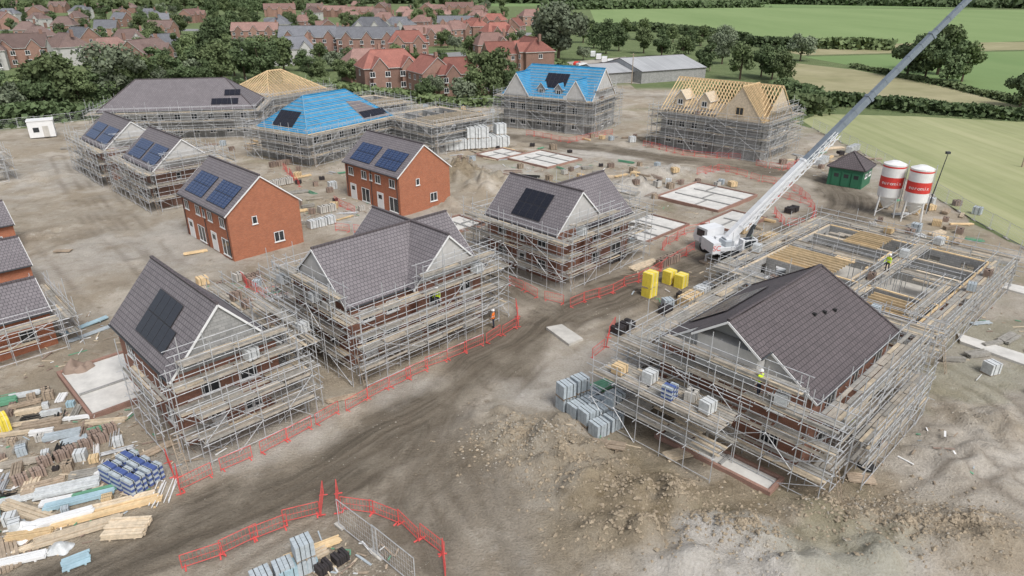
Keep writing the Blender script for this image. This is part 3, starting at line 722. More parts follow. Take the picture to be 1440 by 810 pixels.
for (a,b,c,d,mt) in ((10.8,.5,14.2,4.6,'timber_pale'),(.4,6.4,3.4,9.8,'board2'),(16.4,12.8,19.5,15.4,'board'),(11,9,14,12,'timber')):
    mb = MB(); 
    for k in range(int((c-a)/.62)):
        if R.random() < .85: mb.box(a+k*.62,b+R.uniform(0,.9),2.3,a+k*.62+.58,d-R.uniform(0,.9),2.35)
    part(mb, 'floor_boarding', eU, [mt], uv=False)
scaffold(S, yU, 0, 20, 0, 16, [1.5,2.95], 'low tube scaffolding ringing a roofless ground floor', w=1.7, dense=True)
eM = thing('scaffolding', (S[0],S[1],0), yU, 'tube scaffold run crossing a roofless ground floor', 'scaffolding', 'tube scaffolds around the new buildings')
run(eM, (.5,5.2,0), (1,0,0), 19, (0,1,0), [3.1], 1.3, z0=.1); run(eM, (9.9,.3,0), (0,1,0), 4.6, (1,0,0), [3.15], 1.0, z0=.1); run(eM, (9.9,7.2,0), (0,1,0), 8.4, (1,0,0), [3.15], 1.0, z0=.1); run(eM, (.5,.4,0), (1,0,0), 9, (0,1,0), [3.12], .8, z0=.1)
S = (-14,122); shell(S, Y45, 13, 14, 5.2, 'roofless two storey blockwork shell', (3,2), 'block', joist=[(.4,.3,12.6,6.7)])
scaffold(S, Y45, 0, 13, 0, 14, [1.8,3.5,5.1], 'tube scaffolding around a roofless blockwork shell', dense=True)
S = (-31,140); shell(S, Y45, 12, 12, 5.2, 'roofless blockwork shell behind a blue roof', (3,2), 'block', joist=[(.4,.3,11.6,5.7)])
scaffold(S, Y45, 0, 12, 0, 12, [1.8,3.5,5.1], 'tube scaffolding around a distant roofless shell')
def dormer(e, x, yc, wd, ze, zr, dep, rm, wallm='block'):
    mb = MB(); y0, y1 = yc-wd/2, yc+wd/2
    F0 = [(x,y0,ze-1.5),(x,y1,ze-1.5),(x,y1,ze),(x,yc,zr-.12),(x,y0,ze)]
    F1 = [(x+dep,*p[1:]) for p in F0]
    mb.poly(F0[::-1], 0); mb.poly(F1, 0)
    for i in range(5): a, b = i, (i+1)%5; mb.poly([F0[a],F0[b],F1[b],F1[a]], 0)
    d = part(mb, 'dormer', e, [wallm])
    r = MB(); o = .25
    r.slab([[(x-o,y0-o,ze-.12),(x+dep,y0-o,ze-.12),(x+dep,yc,zr),(x-o,yc,zr)],[(x+dep,y1+o,ze-.12),(x-o,y1+o,ze-.12),(x-o,yc,zr),(x+dep,yc,zr)]], .1, 0, 1)
    part(r, 'roof', d, [rm, 'white'])
    obj('window', wm('w', 1.0, .95, 'white'), d, (x-.03, yc, ze-1.15), -math.pi/2)
S = (15.5,139.5); ya = math.radians(60)
e = house(S, ya, 'grey blockwork building with blue membrane roof and front gables', cat='building')
w1 = W(0,12.5,-.5,20.5,6.6,12.4,'y',(0,4.0)); w2 = W(-.9,6,13.2,19.6,6.65,11.3,'x'); w3 = W(-.9,6,.2,5.4,6.65,10.6,'x')
wl = walls(e, w1, 'block', 'white_render'); s = roof(e, w1, 'membrane')
wl2 = walls(e, w2, 'block', 'white_render'); s2 = roof(e, w2, 'membrane'); wl3 = walls(e, w3, 'block', 'white_render'); s3 = roof(e, w3, 'membrane')
put_open(e, wl, [('x0',7+k*2.2,z,'w',1.2,1.3) for k in range(3) for z in (.9,3.9)]+[('y0',2.5+k*3.5,z,'w',1.2,1.3) for k in range(3) for z in (.9,3.9)])
put_open(e, wl2, [('x0',14.6+k*2.6,z,'w',1.2,1.3) for k in range(2) for z in (.9,3.9)]); put_open(e, wl3, [('x0',2.8,z,'w',1.2,1.3) for z in (.9,3.9)])
panels(e, s['x0'], .42, 2.6, 5, 2, 1.02, 1.9)
battens(e, s['x0'], 12); battens(e, s['y1'], 12)
for yc in (7.4, 11.4): dormer(e, .9, yc, 1.6, 8.4, 9.5, 3.0, 'membrane')
scaffold(S, ya, 0, 12.5, 0, 20, [2.0,3.9,5.4,6.5], 'tall tube scaffolding around a blue roofed building', extra=[('y0',1.5,10.5,[8.4])])
S = (42.6,116.5); ya = math.radians(48)
e = house(S, ya, 'grey blockwork building with bare timber rafters and dormers', cat='building')
w1 = W(0,12,0,20,6.6,12.0,'y')
wl = walls(e, W(0,12,0,20,6.6,6.9,'y'), 'block', 'block'); rafters(e, w1, .62)
walls(e, W(-.8,6,0,8.6,6.65,6.9,'x'), 'block', 'block', .42); rafters(e, W(-.8,6,-.1,8.7,6.65,12.25,'x'), .55, 'gable_rafter')
g = MB(); g.poly([(-.72,8.4,6.7),(-.72,.2,6.7),(-.72,4.3,12.0)]); part(g, 'gable_wall', e, ['timber_pale'])
g = MB(); g.poly([(.4,.1,6.65),(11.6,.1,6.65),(6,.1,11.7)]); part(g, 'gable_wall', e, ['timber_pale'])
mb = MB(); mb.poly([(.3,.3,6.9),(11.7,.3,6.9),(11.7,19.7,6.9),(.3,19.7,6.9)]); part(mb, 'attic_floor', e, ['board'])
put_open(e, wl, [('x0',10.5+k*2.5,z,'w',1.2,1.3) for k in range(4) for z in (.9,3.9)]+[('y0',2.5+k*3.5,z,'w',1.2,1.3) for k in range(3) for z in (.9,3.9)])
obj('window', wm('w',1.4,1.3,'timber'), e, (-.76,4.3,7.5), -math.pi/2)
for yc in (11.8, 16.6): dormer(e, 1.0, yc, 2.0, 9.0, 10.4, 3.2, 'timber_pale', 'timber_pale')
scaffold(S, ya, 0, 12, 0, 20, [2.0,3.9,5.4,6.6], 'tall tube scaffolding around a bare rafter roof', extra=[('y0',1.5,10.5,[8.4])])
# J
S = (18.2,34.3); yJ = math.radians(44)
e = house(S, yJ, 'large dark brown tiled roof house wrapped in scaffolding')
w1 = W(0,13.4,0,11.4,5.2,9.1,'x',(0,1.6)); w2 = W(-1.3,3,3.3,8.1,7.45,9.13,'x')
wl = walls(e, w1, 'brick_site', 'white_render'); s = roof(e, w1, 'tile_dark', trim=True); roof(e, w2, 'tile_dark')
g = MB(); g.box(-1.0,3.6,5.2,-.0,7.8,7.42); part(g, 'wall', e, ['white_render'])
panels(e, s['y1'], .35, 1.0, 6, 2, 1.02, 1.65)
put_open(e, wl, [('x0',2.5,.9,'w',1.2,1.2),('x0',5.7,.1,'d',1,2.1),('x0',9,.9,'w',1.2,1.2),('x0',2.5,3.4,'w',1.2,1.1),('x0',9,3.4,'w',1.2,1.1),('y0',3,.9,'w',1.8,1.3),('y0',7,.1,'d',1,2.1),('y0',11,.9,'w',1.2,1.2),('y0',3,3.4,'w',1.2,1.1),('y0',7,3.4,'w',.6,1.1),('y0',11,3.4,'w',1.2,1.1)])
for k in range(3):
    mb = MB(); q = on_slope(s['y0'], .52+.09*k, .62-.04*k, .0); mb.box(q.x-.12,q.y-.12,q.z-.05,q.x+.12,q.y+.12,q.z+.14); part(mb, 'roof_vent', e, ['black'])
scaffold(S, yJ, -.6, 13.4, -.2, 11.4, L4, 'dense tube scaffolding around a large dark roof', w=1.45, extra=[('x0',.5,10,[6.4])])
e2 = thing('scaffolding', (S[0], S[1], 0), yJ, 'wide scaffold loading platform stacked with boards', 'scaffolding', 'tube scaffolds around the new buildings')
run(e2, (-2.5,3.5,0), (0,1,0), 9.5, (-1,0,0), [2.0,3.9], 2.6)
e2 = thing('scaffolding', (S[0], S[1], 0), yJ, 'outer tube scaffold bay along the front wall', 'scaffolding', 'tube scaffolds around the new buildings')
run(e2, (1,-2.1,0), (1,0,0), 11, (0,-1,0), [1.7,3.3], 1.0); foot(S, yJ, -5, 13, -4, 14)
for (px, py, lab) in ((72,437,'low brick building with grey tiled roof and scaffold'), (45,372,'low brick building with grey tiled roof'), (20,315,'small brick building with tiled roof')):
    g = G(px, py, 3.2); e = house((g.x, g.y), Y45, lab, 'brick_garage', 'building'); foot((g.x,g.y), Y45, -9, 0, 0, 6.4, .5)
    w = W(-9,0,0,6.4,3.2,5.3,'x'); wl = walls(e, w, 'brick', 'brick'); roof(e, w)
    put_open(e, wl, [('y0',-2,.9,'w',1.2,1.1),('y0',-5,.1,'d',1,2.1)])
g = G(72,437,3.2); scaffold((g.x,g.y), Y45, -9, 0, 0, 6.4, [1.4,2.8], 'low tube scaffolding beside a brick building', sides=('y0','x1'), w=1.1)
g = G(-30,255); scaffold((g.x,g.y), Y45, -3, 3, -3, 6, [1.9,3.7], 'tube scaffolding at the edge of the site', sides=('y0','x1'), w=1.1)
def foundation(px, py, Lx, Ly, rooms, label, yaw=Y45):
    g = G(px, py); e = thing('house_foundation', (g.x, g.y, hz(g)), yaw, label, 'foundation', 'foundations of new houses'); foot(g, yaw, 0, Lx, 0, Ly, .2)
    mb = MB(); mb.box(.3,.3,-.6,Lx-.3,Ly-.3,.16); part(mb, 'concrete_floor', e, ['concrete_w'])
    def w_(x0,y0,x1,y1):
        mb = MB(); mb.box(x0,y0,-.6,x1,y1,.30); part(mb, 'brick_footing', e, ['brick_old'])
    w_(0,0,Lx,.22); w_(0,Ly-.22,Lx,Ly); w_(0,.221,.22,Ly-.221); w_(Lx-.22,.221,Lx,Ly-.221)
    for i in range(1, rooms):
        mb = MB(); mb.box(Lx*i/rooms-.1,.25,-.4,Lx*i/rooms+.1,Ly*R.uniform(.55,.95),.29); part(mb, 'block_footing', e, ['block'])
    for i in range(rooms):
        w2 = MB(); yy = Ly*R.uniform(.35,.65); w2.box(Lx*i/rooms+.35, yy, .1, Lx*(i+1)/rooms-.35, yy+.2, .29); part(w2, 'block_footing', e, ['block'])
    return e
foundation(128,592,5.4,8.5,1,'brick edged concrete house slab with bricks on it')
foundation(770,238,9,10,3,'pale concrete foundation slab with footings')
foundation(1010,300,11,10,3,'brick edged foundation slab beside the haul road')
foundation(905,345,10,10,3,'concrete foundation slab with block footings')
foundation(1035,330,8,5,2,'small brick foundation beside the crane')
foundation(1082,699,1.9,8.2,1,'concrete porch slab under scaffolding')
foundation(640,330,5,5,2,'small brick foundation beside the track')
foundation(700,226,7,6,2,'pale concrete foundation slab beside a spoil heap')
for (pts, nm) in (([(1345,470),(1440,500),(1500,520),(1500,545),(1440,515),(1350,482)],'concrete_path'), ([(1395,395),(1440,405),(1500,415),(1500,428),(1440,415),(1400,404)],'concrete_path'),
                  ([(768,462),(790,458),(820,478),(800,486)],'road_plate'), ([(1412,790),(1440,778),(1500,800),(1440,830)],'concrete_path')):
    mb = MB(); P = [G(*q) for q in pts]; P = [(q.x,q.y,.16) for q in P]
    a = Vector(P[1])-Vector(P[0]); b = Vector(P[-1])-Vector(P[0])
    if a.cross(b).z < 0: P = P[::-1]
    mb.slab([P], .3); structure(obj(nm, mb.mesh(nm, ['concrete_w' if nm != 'road_plate' else 'concrete'])))
# ------------------------------------------------------------------ substation, cabin, silos, warehouse
g = G(1212,268); e = thing('substation', (g.x,g.y,0), math.radians(50), 'green walled kiosk with dark hipped roof', 'building'); foot(g, math.radians(50), 0,5.5,0,5.5,.5)
w = W(0,5.5,0,5.5,2.9,5.0,'x',(2.6,2.6)); mb = MB(); mb.box(.3,.3,0,5.2,5.2,2.85); part(mb, 'wall', e, ['green']); roof(e, w, 'tile_dark')
for k in range(3): obj('door', wm('d',1.1,2.1,'green'), e, (.27,1.2+1.4*k,.1), -math.pi/2)
for k in range(2): obj('window', wm('w',1.2,.6,'white'), e, (1.8+2*k,.27,1.5), 0)
g = G(62,192); e = thing('site_cabin', (g.x,g.y,0), math.radians(30), 'white portable cabin on muddy ground', 'cabin')
mb = MB(); mb.box(-2.2,-1.6,.15,2.2,1.6,3.3); mb.box(-2.3,-1.7,3.3,2.3,1.7,3.45); part(mb, 'cabin_body', e, ['white'])
mb = MB(); mb.box(.2,-1.66,.2,1.2,-1.61,2.3); part(mb, 'door', e, ['concrete']); mb = MB(); mb.box(-1.4,-1.65,1.2,-.4,-1.61,2.1); part(mb, 'window', e, ['glass'])
def text(body, parent, loc, rot, size, m):
    cu = bpy.data.curves.new('lettering', 'FONT'); cu.body = body; cu.size = size; cu.extrude = .006; cu.align_x = 'CENTER'; cu.align_y = 'CENTER'
    t = bpy.data.objects.new('tmp', cu); me = bpy.data.meshes.new_from_object(t); bpy.data.objects.remove(t); me.materials.clear(); me.materials.append(M[m])
    o = obj('lettering', me, parent, loc); o.rotation_euler = rot; return o
for (px, py) in ((1243,302),(1280,310)):
    g = G(px, py); e = thing('cement_silo', (g.x,g.y,0), math.radians(-28), 'white mortar silo with red band on steel legs', 'silo', 'mortar silos beside the fence'); foot(g,0,-2,2,-2,2)
    mb = MB(); n = 36; r = 1.38
    mb.tube((0,0,2.7),(0,0,6.9),r,0,n,cap=True); mb.tube((0,0,6.901),(0,0,7.25),r,0,n,r2=.5,cap=True)
    part(mb, 'tank', e, ['silo_w'], uv=False)
    mb = MB(); mb.tube((0,0,1.0),(0,0,2.699),.35,0,n,r2=r,cap=True); part(mb, 'hopper', e, ['silo_w'], uv=False)
    mb = MB(); mb.tube((0,0,3.9),(0,0,5.3),r+.012,0,n); part(mb, 'band', e, ['silo_r'], uv=False)
    mb = MB(); mb.tube((0,0,6.5),(0,0,6.7),r+.012,0,n); part(mb, 'stripe', e, ['silo_r'], uv=False)
    for k in range(4):
        a = math.pi/4+k*math.pi/2; mb = MB(); mb.tube((1.6*math.cos(a),1.6*math.sin(a),-.1),(1.3*math.cos(a),1.3*math.sin(a),3.3),.08,0,6)
        part(mb, 'leg', e, ['silo_w'], uv=False)
    mb = MB()
    for k in range(4):
        a = math.pi/4+k*math.pi/2; b = a+math.pi/2
        mb.tube((1.55*math.cos(a),1.55*math.sin(a),.5),(1.4*math.cos(b),1.4*math.sin(b),2.2),.04,0,5)
        mb.tube((1.4*math.cos(a),1.4*math.sin(a),2.2),(1.4*math.cos(b),1.4*math.sin(b),2.2),.04,0,5)
    part(mb, 'leg_brace', e, ['silo_w'], uv=False)
    mb = MB()
    for s_ in (-.2,.2): mb.tube((s_,-r-.12,1.2),(s_,-r-.12,7.5),.03,0,5)
    for k in range(20): mb.tube((-.2,-r-.12,1.4+.3*k),(.2,-r-.12,1.4+.3*k),.02,0,4)
    part(mb, 'ladder', e, ['steel'], uv=False).rotation_euler = (0,0,math.radians(80))
    for k, ch in enumerate('euromix'):
        t = math.radians(-90+(k-3)*15)
        text(ch, e, ((r+.02)*math.cos(t),(r+.02)*math.sin(t),4.55), (math.pi/2,0,t+math.pi/2), .62, 'white')
g = G(1302,300); e = thing('steel_mast', (g.x,g.y,0), 0, 'thin dark steel mast beside the silos', 'mast')
mb = MB(); mb.tube((0,0,0),(.9,0,8.2),.1,0,6,r2=.05); part(mb, 'mast', e, ['crane_d'], uv=False)
mb = MB(); mb.box(.6,-.2,8.0,1.1,.2,8.3); part(mb, 'mast_head', e, ['crane_d'])  # plain dark box on top of the mast
g = G(902,118); e = thing('farm_warehouse', (g.x,g.y,0), math.radians(28), 'grey farm warehouse with low metal roof', 'warehouse')
w = W(0,26,0,24,3.6,6.6,'x'); walls(e, w, 'block', 'metalroof'); roof(e, w, 'metalroof', trim=False)
w = W(-12,0,4,22,3.2,5.2,'x'); walls(e, w, 'block', 'metalroof'); roof(e, w, 'metalroof', trim=False)
# ------------------------------------------------------------------ crane
g = G(1042,370); e = thing('mobile_crane', (g.x,g.y,0), 0, 'white telescopic mobile crane with raised boom', 'crane')
ch = math.radians(118); foot(g, ch, -7, 7, -3, 3)
base = obj('carrier', None, e, (0,0,0), ch); 
mb = MB()
mb.box(-6,-1.3,.9,5.4,1.3,1.55,0); mb.box(-5.6,-1.35,.6,5,-1.1,.95,1); mb.box(-5.6,1.1,.6,5,1.35,.95,1); mb.box(-6.3,-1.2,.7,-6,1.2,1.4,1)
mb.box(-5.8,-1.28,1.551,-1.8,1.28,1.75,2); mb.box(1.8,-1.28,1.551,4.2,1.28,1.8,2)
part(mb, 'chassis', base, ['crane_m','crane_d','crane_w'])
mb = MB(); P = [(4.3,1.0),(6.3,1.0),(6.5,1.5),(6.2,2.5),(5.9,2.75),(4.3,2.75)]
mb.poly([(x,-1.28,z) for x,z in P]); mb.poly([(x,1.28,z) for x,z in reversed(P)])
for i in range(6): a, b = P[i], P[(i+1)%6]; mb.poly([(a[0],-1.28,a[1]),(a[0],1.28,a[1]),(b[0],1.28,b[1]),(b[0],-1.28,b[1])], 0)
mb.poly([(6.47,-1.1,1.62),(6.47,1.1,1.62),(6.26,1.1,2.42),(6.26,-1.1,2.42)],1); mb.box(4.7,-1.3,1.7,5.9,-1.281,2.5,1); mb.box(4.7,1.281,1.7,5.9,1.3,2.5,1)
part(mb, 'driver_cab', base, ['crane_w','glass'])
for x in (-5,-3.5,-.8,3.0,4.6):
    for s_ in (-1,1):
        mb = MB(); mb.tube((x,s_*.95,.6),(x,s_*1.36,.6),.6,0,18,cap=True); mb.tube((x,s_*1.361,.6),(x,s_*1.38,.6),.3,1,12,cap=True); part(mb, 'wheel', base, ['black','crane_w'], uv=False)
for x in (-5.7,2.0):
    for s_ in (-1,1):
        mb = MB(); mb.beam((x,s_*1.0,.9),(x,s_*3.3,.8),.25,.3,0); mb.beam((x,s_*3.3,.9),(x,s_*3.3,.12),.16,.16,0); mb.box(x-.5,s_*3.3-.5,.0,x+.5,s_*3.3+.5,.14,1); part(mb, 'outrigger', base, ['crane_w','timber_old'])
az = math.atan2(6.1, 25.2)
up = obj('superstructure', None, e, (-1.0,0,0), az)
mb = MB(); mb.tube((0,0,1.56),(0,0,1.9),.95,1,20,cap=True); mb.box(-2.4,-1.0,1.9,1.4,1.0,2.3,0); mb.box(-1.6,-.85,2.301,-.6,.85,2.9,2); mb.box(-2.0,.5,2.301,.9,1.0,3.0,0); part(mb, 'turntable', up, ['crane_w','crane_d','crane_m'])
mb = MB(); mb.box(-3.3,-1.3,1.8,-2.41,1.3,3.0); part(mb, 'counterweight', up, ['crane_w'])
mb = MB(); mb.box(-.2,-1.9,1.9,1.5,-1.01,3.3,0); mb.box(1.501,-1.85,2.3,1.52,-1.06,3.2,1); mb.box(0,-1.92,2.4,1.3,-1.901,3.2,1); mb.box(.1,-1.8,3.301,1.3,-1.1,3.32,1); part(mb, 'operator_cab', up, ['crane_w','glass'])
text('SC', up, (-2.85,-1.31,2.4), (math.pi/2,0,0), .8, 'red'); text('SC', base, (-2.2,-1.31,1.22), (math.pi/2,0,0), .55, 'red')
el = math.atan2(26, math.hypot(25.2,6.1)); bd = Vector((math.cos(el),0,math.sin(el))); b0 = Vector((-1.1,0,2.8))
boom = obj('boom', None, up, b0, 0); boom.rotation_euler = (0,-el,0)
def bm(x0, x1, w_, h_, m):
    mb = MB(); mb.box(x0,-w_/2,-h_/2,x1,w_/2,h_/2,0)
    for k in range(int((x1-x0)/1.6)):
        mb.box(x0+.4+k*1.6,-w_/2-.02,-h_/2+.1,x0+.46+k*1.6,w_/2+.02,h_/2+.02,0)
    mb.box(x1-.25,-w_/2-.06,-h_/2-.06,x1+.001,w_/2+.06,h_/2+.06,0)
    part(mb, 'boom_section', boom, [m])
bm(0,11.5,.7,.82,'crane_w'); bm(11.55,20.5,.6,.7,'crane_g'); bm(20.55,29,.5,.6,'crane_g'); bm(29.05,37.8,.42,.5,'crane_g')
mb = MB(); mb.box(37.8,-.3,-.8,38.5,.3,.4); part(mb, 'boom_head', boom, ['crane_w'])
mb = MB(); cor = [(.48,-.3),(.48,.3),(.95,-.3),(.95,.3)]
for (a, b) in cor: mb.tube((2,-a,b),(15.5,-a*.9,b*.8),.045,0,5)
for k in range(16):
    x = 2+k*.82
    for (a1,b1),(a2,b2) in ((cor[0],cor[1]),(cor[1],cor[3]),(cor[3],cor[2]),(cor[2],cor[0])):
        mb.tube((x,-a1,b1),(x+.82,-a2,b2),.03,0,4)
part(mb, 'lattice_jib', boom, ['crane_w'], uv=False)
mb = MB(); mb.tube((1.2,0,2.2), b0+bd*5.2+Vector((.3,0,-.5)), .16,0,10); mb.tube((1.2,0,2.2), Vector((1.2,0,2.2)).lerp(b0+bd*5.2+Vector((.3,0,-.5)),.55), .22,1,10); part(mb, 'luffing_ram', up, ['steel','crane_d'], uv=False)
# ------------------------------------------------------------------ fences & barriers
bb = MB()
for s_ in (-1.0,1.0): bb.tube((s_,0,.05),(s_,0,1.0),.026); bb.beam((s_*.85,-.25,.04),(s_*.85,.25,.04),.08,.04)
for z in (.15,1.0): bb.tube((-1,0,z),(1,0,z),.024)
bb.tube((-1,0,.55),(1,0,.55),.014)
for k in range(1,10): bb.tube((-1+k*2/10,0,.15),(-1+k*2/10,0,1.0),.009,n=3)
BAR = bb.mesh('safety_barrier', ['red'], uv=False)
def walk(pts, sp):
    W_ = [G(*p) for p in pts]; out = []; 
    for a, b in zip(W_[:-1], W_[1:]):
        L = (b-a).length; n = max(1, round(L/sp))
        for k in range(n): out.append((a.lerp(b, (k+.5)/n), math.atan2(b.y-a.y, b.x-a.x)))
    return out
for pts in ([(238,652),(256,694),(300,668),(370,640),(440,600),(520,560),(600,520),(680,485),(730,460),(724,432)], [(245,812),(320,780),(400,740),(452,722),(452,700)], [(476,700),(480,716),(520,722),(560,738),(620,780),(625,812)],
            [(835,505),(850,490),(866,458)], [(505,455),(560,430),(640,400)],
            [(715,398),(760,420),(800,430),(860,412),(915,390),(975,350)],[(1060,300),(1095,275),(1140,290),(1146,305),(1135,318),(1105,318),(1088,300)],[(1035,245),(1070,255),(1110,262),(1140,285)],
            [(470,285),(500,300)],[(400,238),(420,262)],[(905,205),(960,218),(1040,225)],[(740,190),(800,200),(860,188)],[(470,325),(520,330)],[(1060,232),(1100,240),(1130,228)],[(340,395),(370,420),(410,410)],[(980,250),(1010,240),(1035,245)],[(930,352),(960,330),(1000,322)]):
    for q, r in walk(pts, 2.1):
        o = obj('safety_barrier', BAR, None, (q.x+R.uniform(-.12,.12), q.y+R.uniform(-.12,.12), hz(q)-.02), r+R.uniform(-.16,.16))
        o.rotation_euler.x = R.uniform(-.06,.06)
        tag(o, 'red plastic pedestrian barrier standing on muddy ground', 'barrier', 'red barriers lining the site roads')
hb = MB()
for s_ in (-1.7,1.7): hb.tube((s_,0,.05),(s_,0,2.0),.03); hb.box(s_-.35,-.12,0,s_+.35,.12,.12,1)
for z in (.15,2.0): hb.tube((-1.7,0,z),(1.7,0,z),.025)
for k in range(1,17): hb.tube((-1.7+k*.2,0,.15),(-1.7+k*.2,0,2.0),.006,n=3)
for k in range(1,5): hb.tube((-1.7,0,.15+k*.37),(1.7,0,.15+k*.37),.006,n=3)
HER = hb.mesh('fence_panel', ['steel','concrete'], uv=False)
for pts in ([(1142,180),(1230,225),(1330,286),(1440,350),(1520,395)], [(0,182),(100,172),(250,150)], [(470,735),(540,790),(570,815)], [(640,150),(720,150)]):
    for q, r in walk(pts, 3.5):
        o = obj('fence_panel', HER, None, (q.x,q.y,hz(q)), r); tag(o, 'steel mesh site fence panel on concrete feet', 'fence', 'mesh fence panels around the site')
# ------------------------------------------------------------------ vehicles
def vehicle(loc, rz, kind, col, label):
    e = thing('parked_van' if kind == 'van' else 'parked_car', loc, rz, label, kind, 'vehicles parked near the site')
    if kind == 'van': P = [(-2.6,.35),(2.5,.35),(2.6,.8),(2.45,1.15),(1.7,1.35),(1.1,2.15),(.8,2.3),(-2.5,2.3),(-2.6,2.1)]; wy = .95; wg = [(1.66,1.38),(1.15,2.08)]; sw = [(.3,1.35),(1.5,1.35),(1.05,2.0),(.3,2.0)]
    else: P = [(-2.1,.3),(2.1,.3),(2.15,.65),(1.9,.85),(1.05,.95),(.45,1.42),(-1.0,1.45),(-1.85,.98),(-2.15,.9)]; wy = .86; wg = [(1.0,.98),(.48,1.38)]; sw = [(-1.4,.98),(.8,.98),(.4,1.36),(-1.0,1.38)]
    mb = MB(); n = len(P)
    mb.poly([(x,-wy,z) for x,z in P]); mb.poly([(x,wy,z) for x,z in reversed(P)])
    for i in range(n): a, b = P[i], P[(i+1)%n]; mb.poly([(a[0],-wy,a[1]),(a[0],wy,a[1]),(b[0],wy,b[1]),(b[0],-wy,b[1])])
    part(mb, 'body', e, [col])
    mb = MB(); (a,b),(c,d) = wg; o = .02; mb.poly([(a+o,-wy+.1,b+o),(a+o,wy-.1,b+o),(c+o,wy-.15,d+o),(c+o,-wy+.15,d+o)]); part(mb, 'windscreen', e, ['glass'])
    for s_ in (-1,1):
        mb = MB(); q = [(x,s_*(wy+.012),z) for x,z in sw]; mb.poly(q if s_ < 0 else q[::-1]); part(mb, 'side_window', e, ['glass'])
    for x in (-1.5 if kind=='van' else -1.3, 1.6 if kind=='van' else 1.35):
        for s_ in (-1,1): mb = MB(); mb.tube((x,s_*(wy-.2),.33),(x,s_*(wy+.02),.33),.33,0,14,cap=True); mb.tube((x,s_*(wy+.021),.33),(x,s_*(wy+.03),.33),.18,1,10,cap=True); part(mb, 'wheel', e, ['black','steel'], uv=False)
for (px,py,k,c,a) in ((842,84,'van','crane_w',80),(850,88,'van','crane_w',80),(858,92,'van','crane_w',80),(834,80,'van','crane_w',80),(864,97,'van','crane_w',85),(812,92,'car','silo_r',60),(820,98,'van','crane_w',30),(610,58,'car','crane_d',20),(640,64,'car','crane_w',10),
    (500,80,'car','crane_w',5),(470,78,'car','crane_g',5),(380,73,'car','blue',5),(708,66,'car','silo_r',60),(430,76,'van','crane_w',5),(826,106,'van','crane_w',100),(880,104,'car','crane_g',100)):
    g = G(px,py); vehicle((g.x,g.y,.06), math.radians(a), k, c, {'crane_w':'white','silo_r':'red','crane_d':'black','crane_g':'grey','blue':'blue'}[c]+' '+k+' parked on the road near the site')
# ------------------------------------------------------------------ background estate
def estate_mesh(kind, rm, seed, wallm='brick_old'):
    r = random.Random(seed); parts = []
    Lx, Ly = {'det': (10,8.5), 'semi': (14,9.5), 'ter': (22,9.5), 'L': (12,9.5)}[kind]; ze, zr = 5.1, 8.7
    w = W(-Lx/2,Lx/2,-Ly/2,Ly/2,ze,zr,'x',(3,3) if r.random() < .4 else (0,0))
    mb = MB(); mb.box(-Lx/2+.3,-Ly/2+.3,-.3,Lx/2-.3,Ly/2-.3,ze+.05)
    if not w['h'][0]:
        for xx in (-Lx/2+.25, Lx/2-.25):
            q = [(xx,-Ly/2+.4,ze),(xx,Ly/2-.4,ze),(xx,0,zr-.2)]; mb.poly(q); mb.poly([(a+.001,b,c) for a,b,c in q[::-1]])
    parts.append(('wall', mb.mesh('wall', [wallm])))
    mb = MB(); s, A, B = wingpolys(w); mb.slab(list(s.values()), .15, 0, 1)
    mb.beam(A, B, .3, .2, 0)
    parts.append(('roof', mb.mesh('roof', [rm, 'white_render'])))
    kk = {'L':[2.5],'semi':[-3.4,3.4],'ter':[-7,0,7],'det':[]}[kind]
    for c in kk:
        s, A, B = wingpolys(W(c-2,c+2,-Ly/2-1.2,0,ze,zr-1.2,'y')); mb = MB(); mb.slab(list(s.values()), .15, 0, 1); parts.append(('porch_roof', mb.mesh('porch_roof', [rm,'white_render'])))
        mb = MB(); mb.box(c-1.7,-Ly/2-1.0,-.3,c+1.7,-Ly/2+.299,ze); mb.poly([(c-1.7,-Ly/2-1.001,ze),(c+1.7,-Ly/2-1.001,ze),(c,-Ly/2-1.001,zr-1.5)]); parts.append(('front_bay', mb.mesh('front_bay', [wallm])))
    mb = MB(); xx = Lx/2-1.2; mb.box(xx-.4,-.35,zr-1,xx+.4,.35,zr+1.0); parts.append(('chimney', mb.mesh('chimney', ['brick_old'])))
    wins = []
    n = max(2, int(Lx/3.2))
    for i in range(n):
        x = -Lx/2+Lx*(i+.5)/n
        for z in (.9, 3.3):
            yf_ = -Ly/2+.27
            if any(abs(x-c) < 2.3 for c in kk): yf_ = -Ly/2-1.03
            wins.append(((x, yf_, z), 0)); 
        wins.append(((x, Ly/2-.27, 3.3), math.pi))
    wins.append(((-Lx/2+.27, 0, 3.3), -math.pi/2)); wins.append(((Lx/2-.27, 0, 3.3), math.pi/2))
    return parts, wins
ET = [estate_mesh(k, rm, i, wl_) for i, (k, rm, wl_) in enumerate([('det','tile_red','brick_old'),('semi','tile_red','brick_old'),('ter','tile_rust','brick_old'),('L','tile_rust','brick_old'),('det','tile_brown','brick_old'),('semi','tile_brown','brick_old'),('ter','tile_slate','brick_old'),('semi','tile_slate','white_render'),('L','tile_brown','white_render'),('det','tile_slate','brick_old')])]
rname = {0:'red',1:'red',2:'pinkish red',3:'pinkish red',4:'brown',5:'brown',6:'slate grey',7:'slate grey',8:'brown',9:'slate grey'}
def estate(px, py, t, a, win=True, sc=1.0):
    g = G(px, py); parts, wins = ET[t]
    e = thing('brick_house', (g.x,g.y,0), math.radians(a), 'house with %s tiled roof in the estate' % rname[t], 'house', 'houses of the neighbouring estate'); e.scale = (sc,)*3
    for nm, me in parts: obj(nm, me, e)
    if win:
        for l, r in wins: obj('window', wm('w',1.2,1.2), e, l, r)
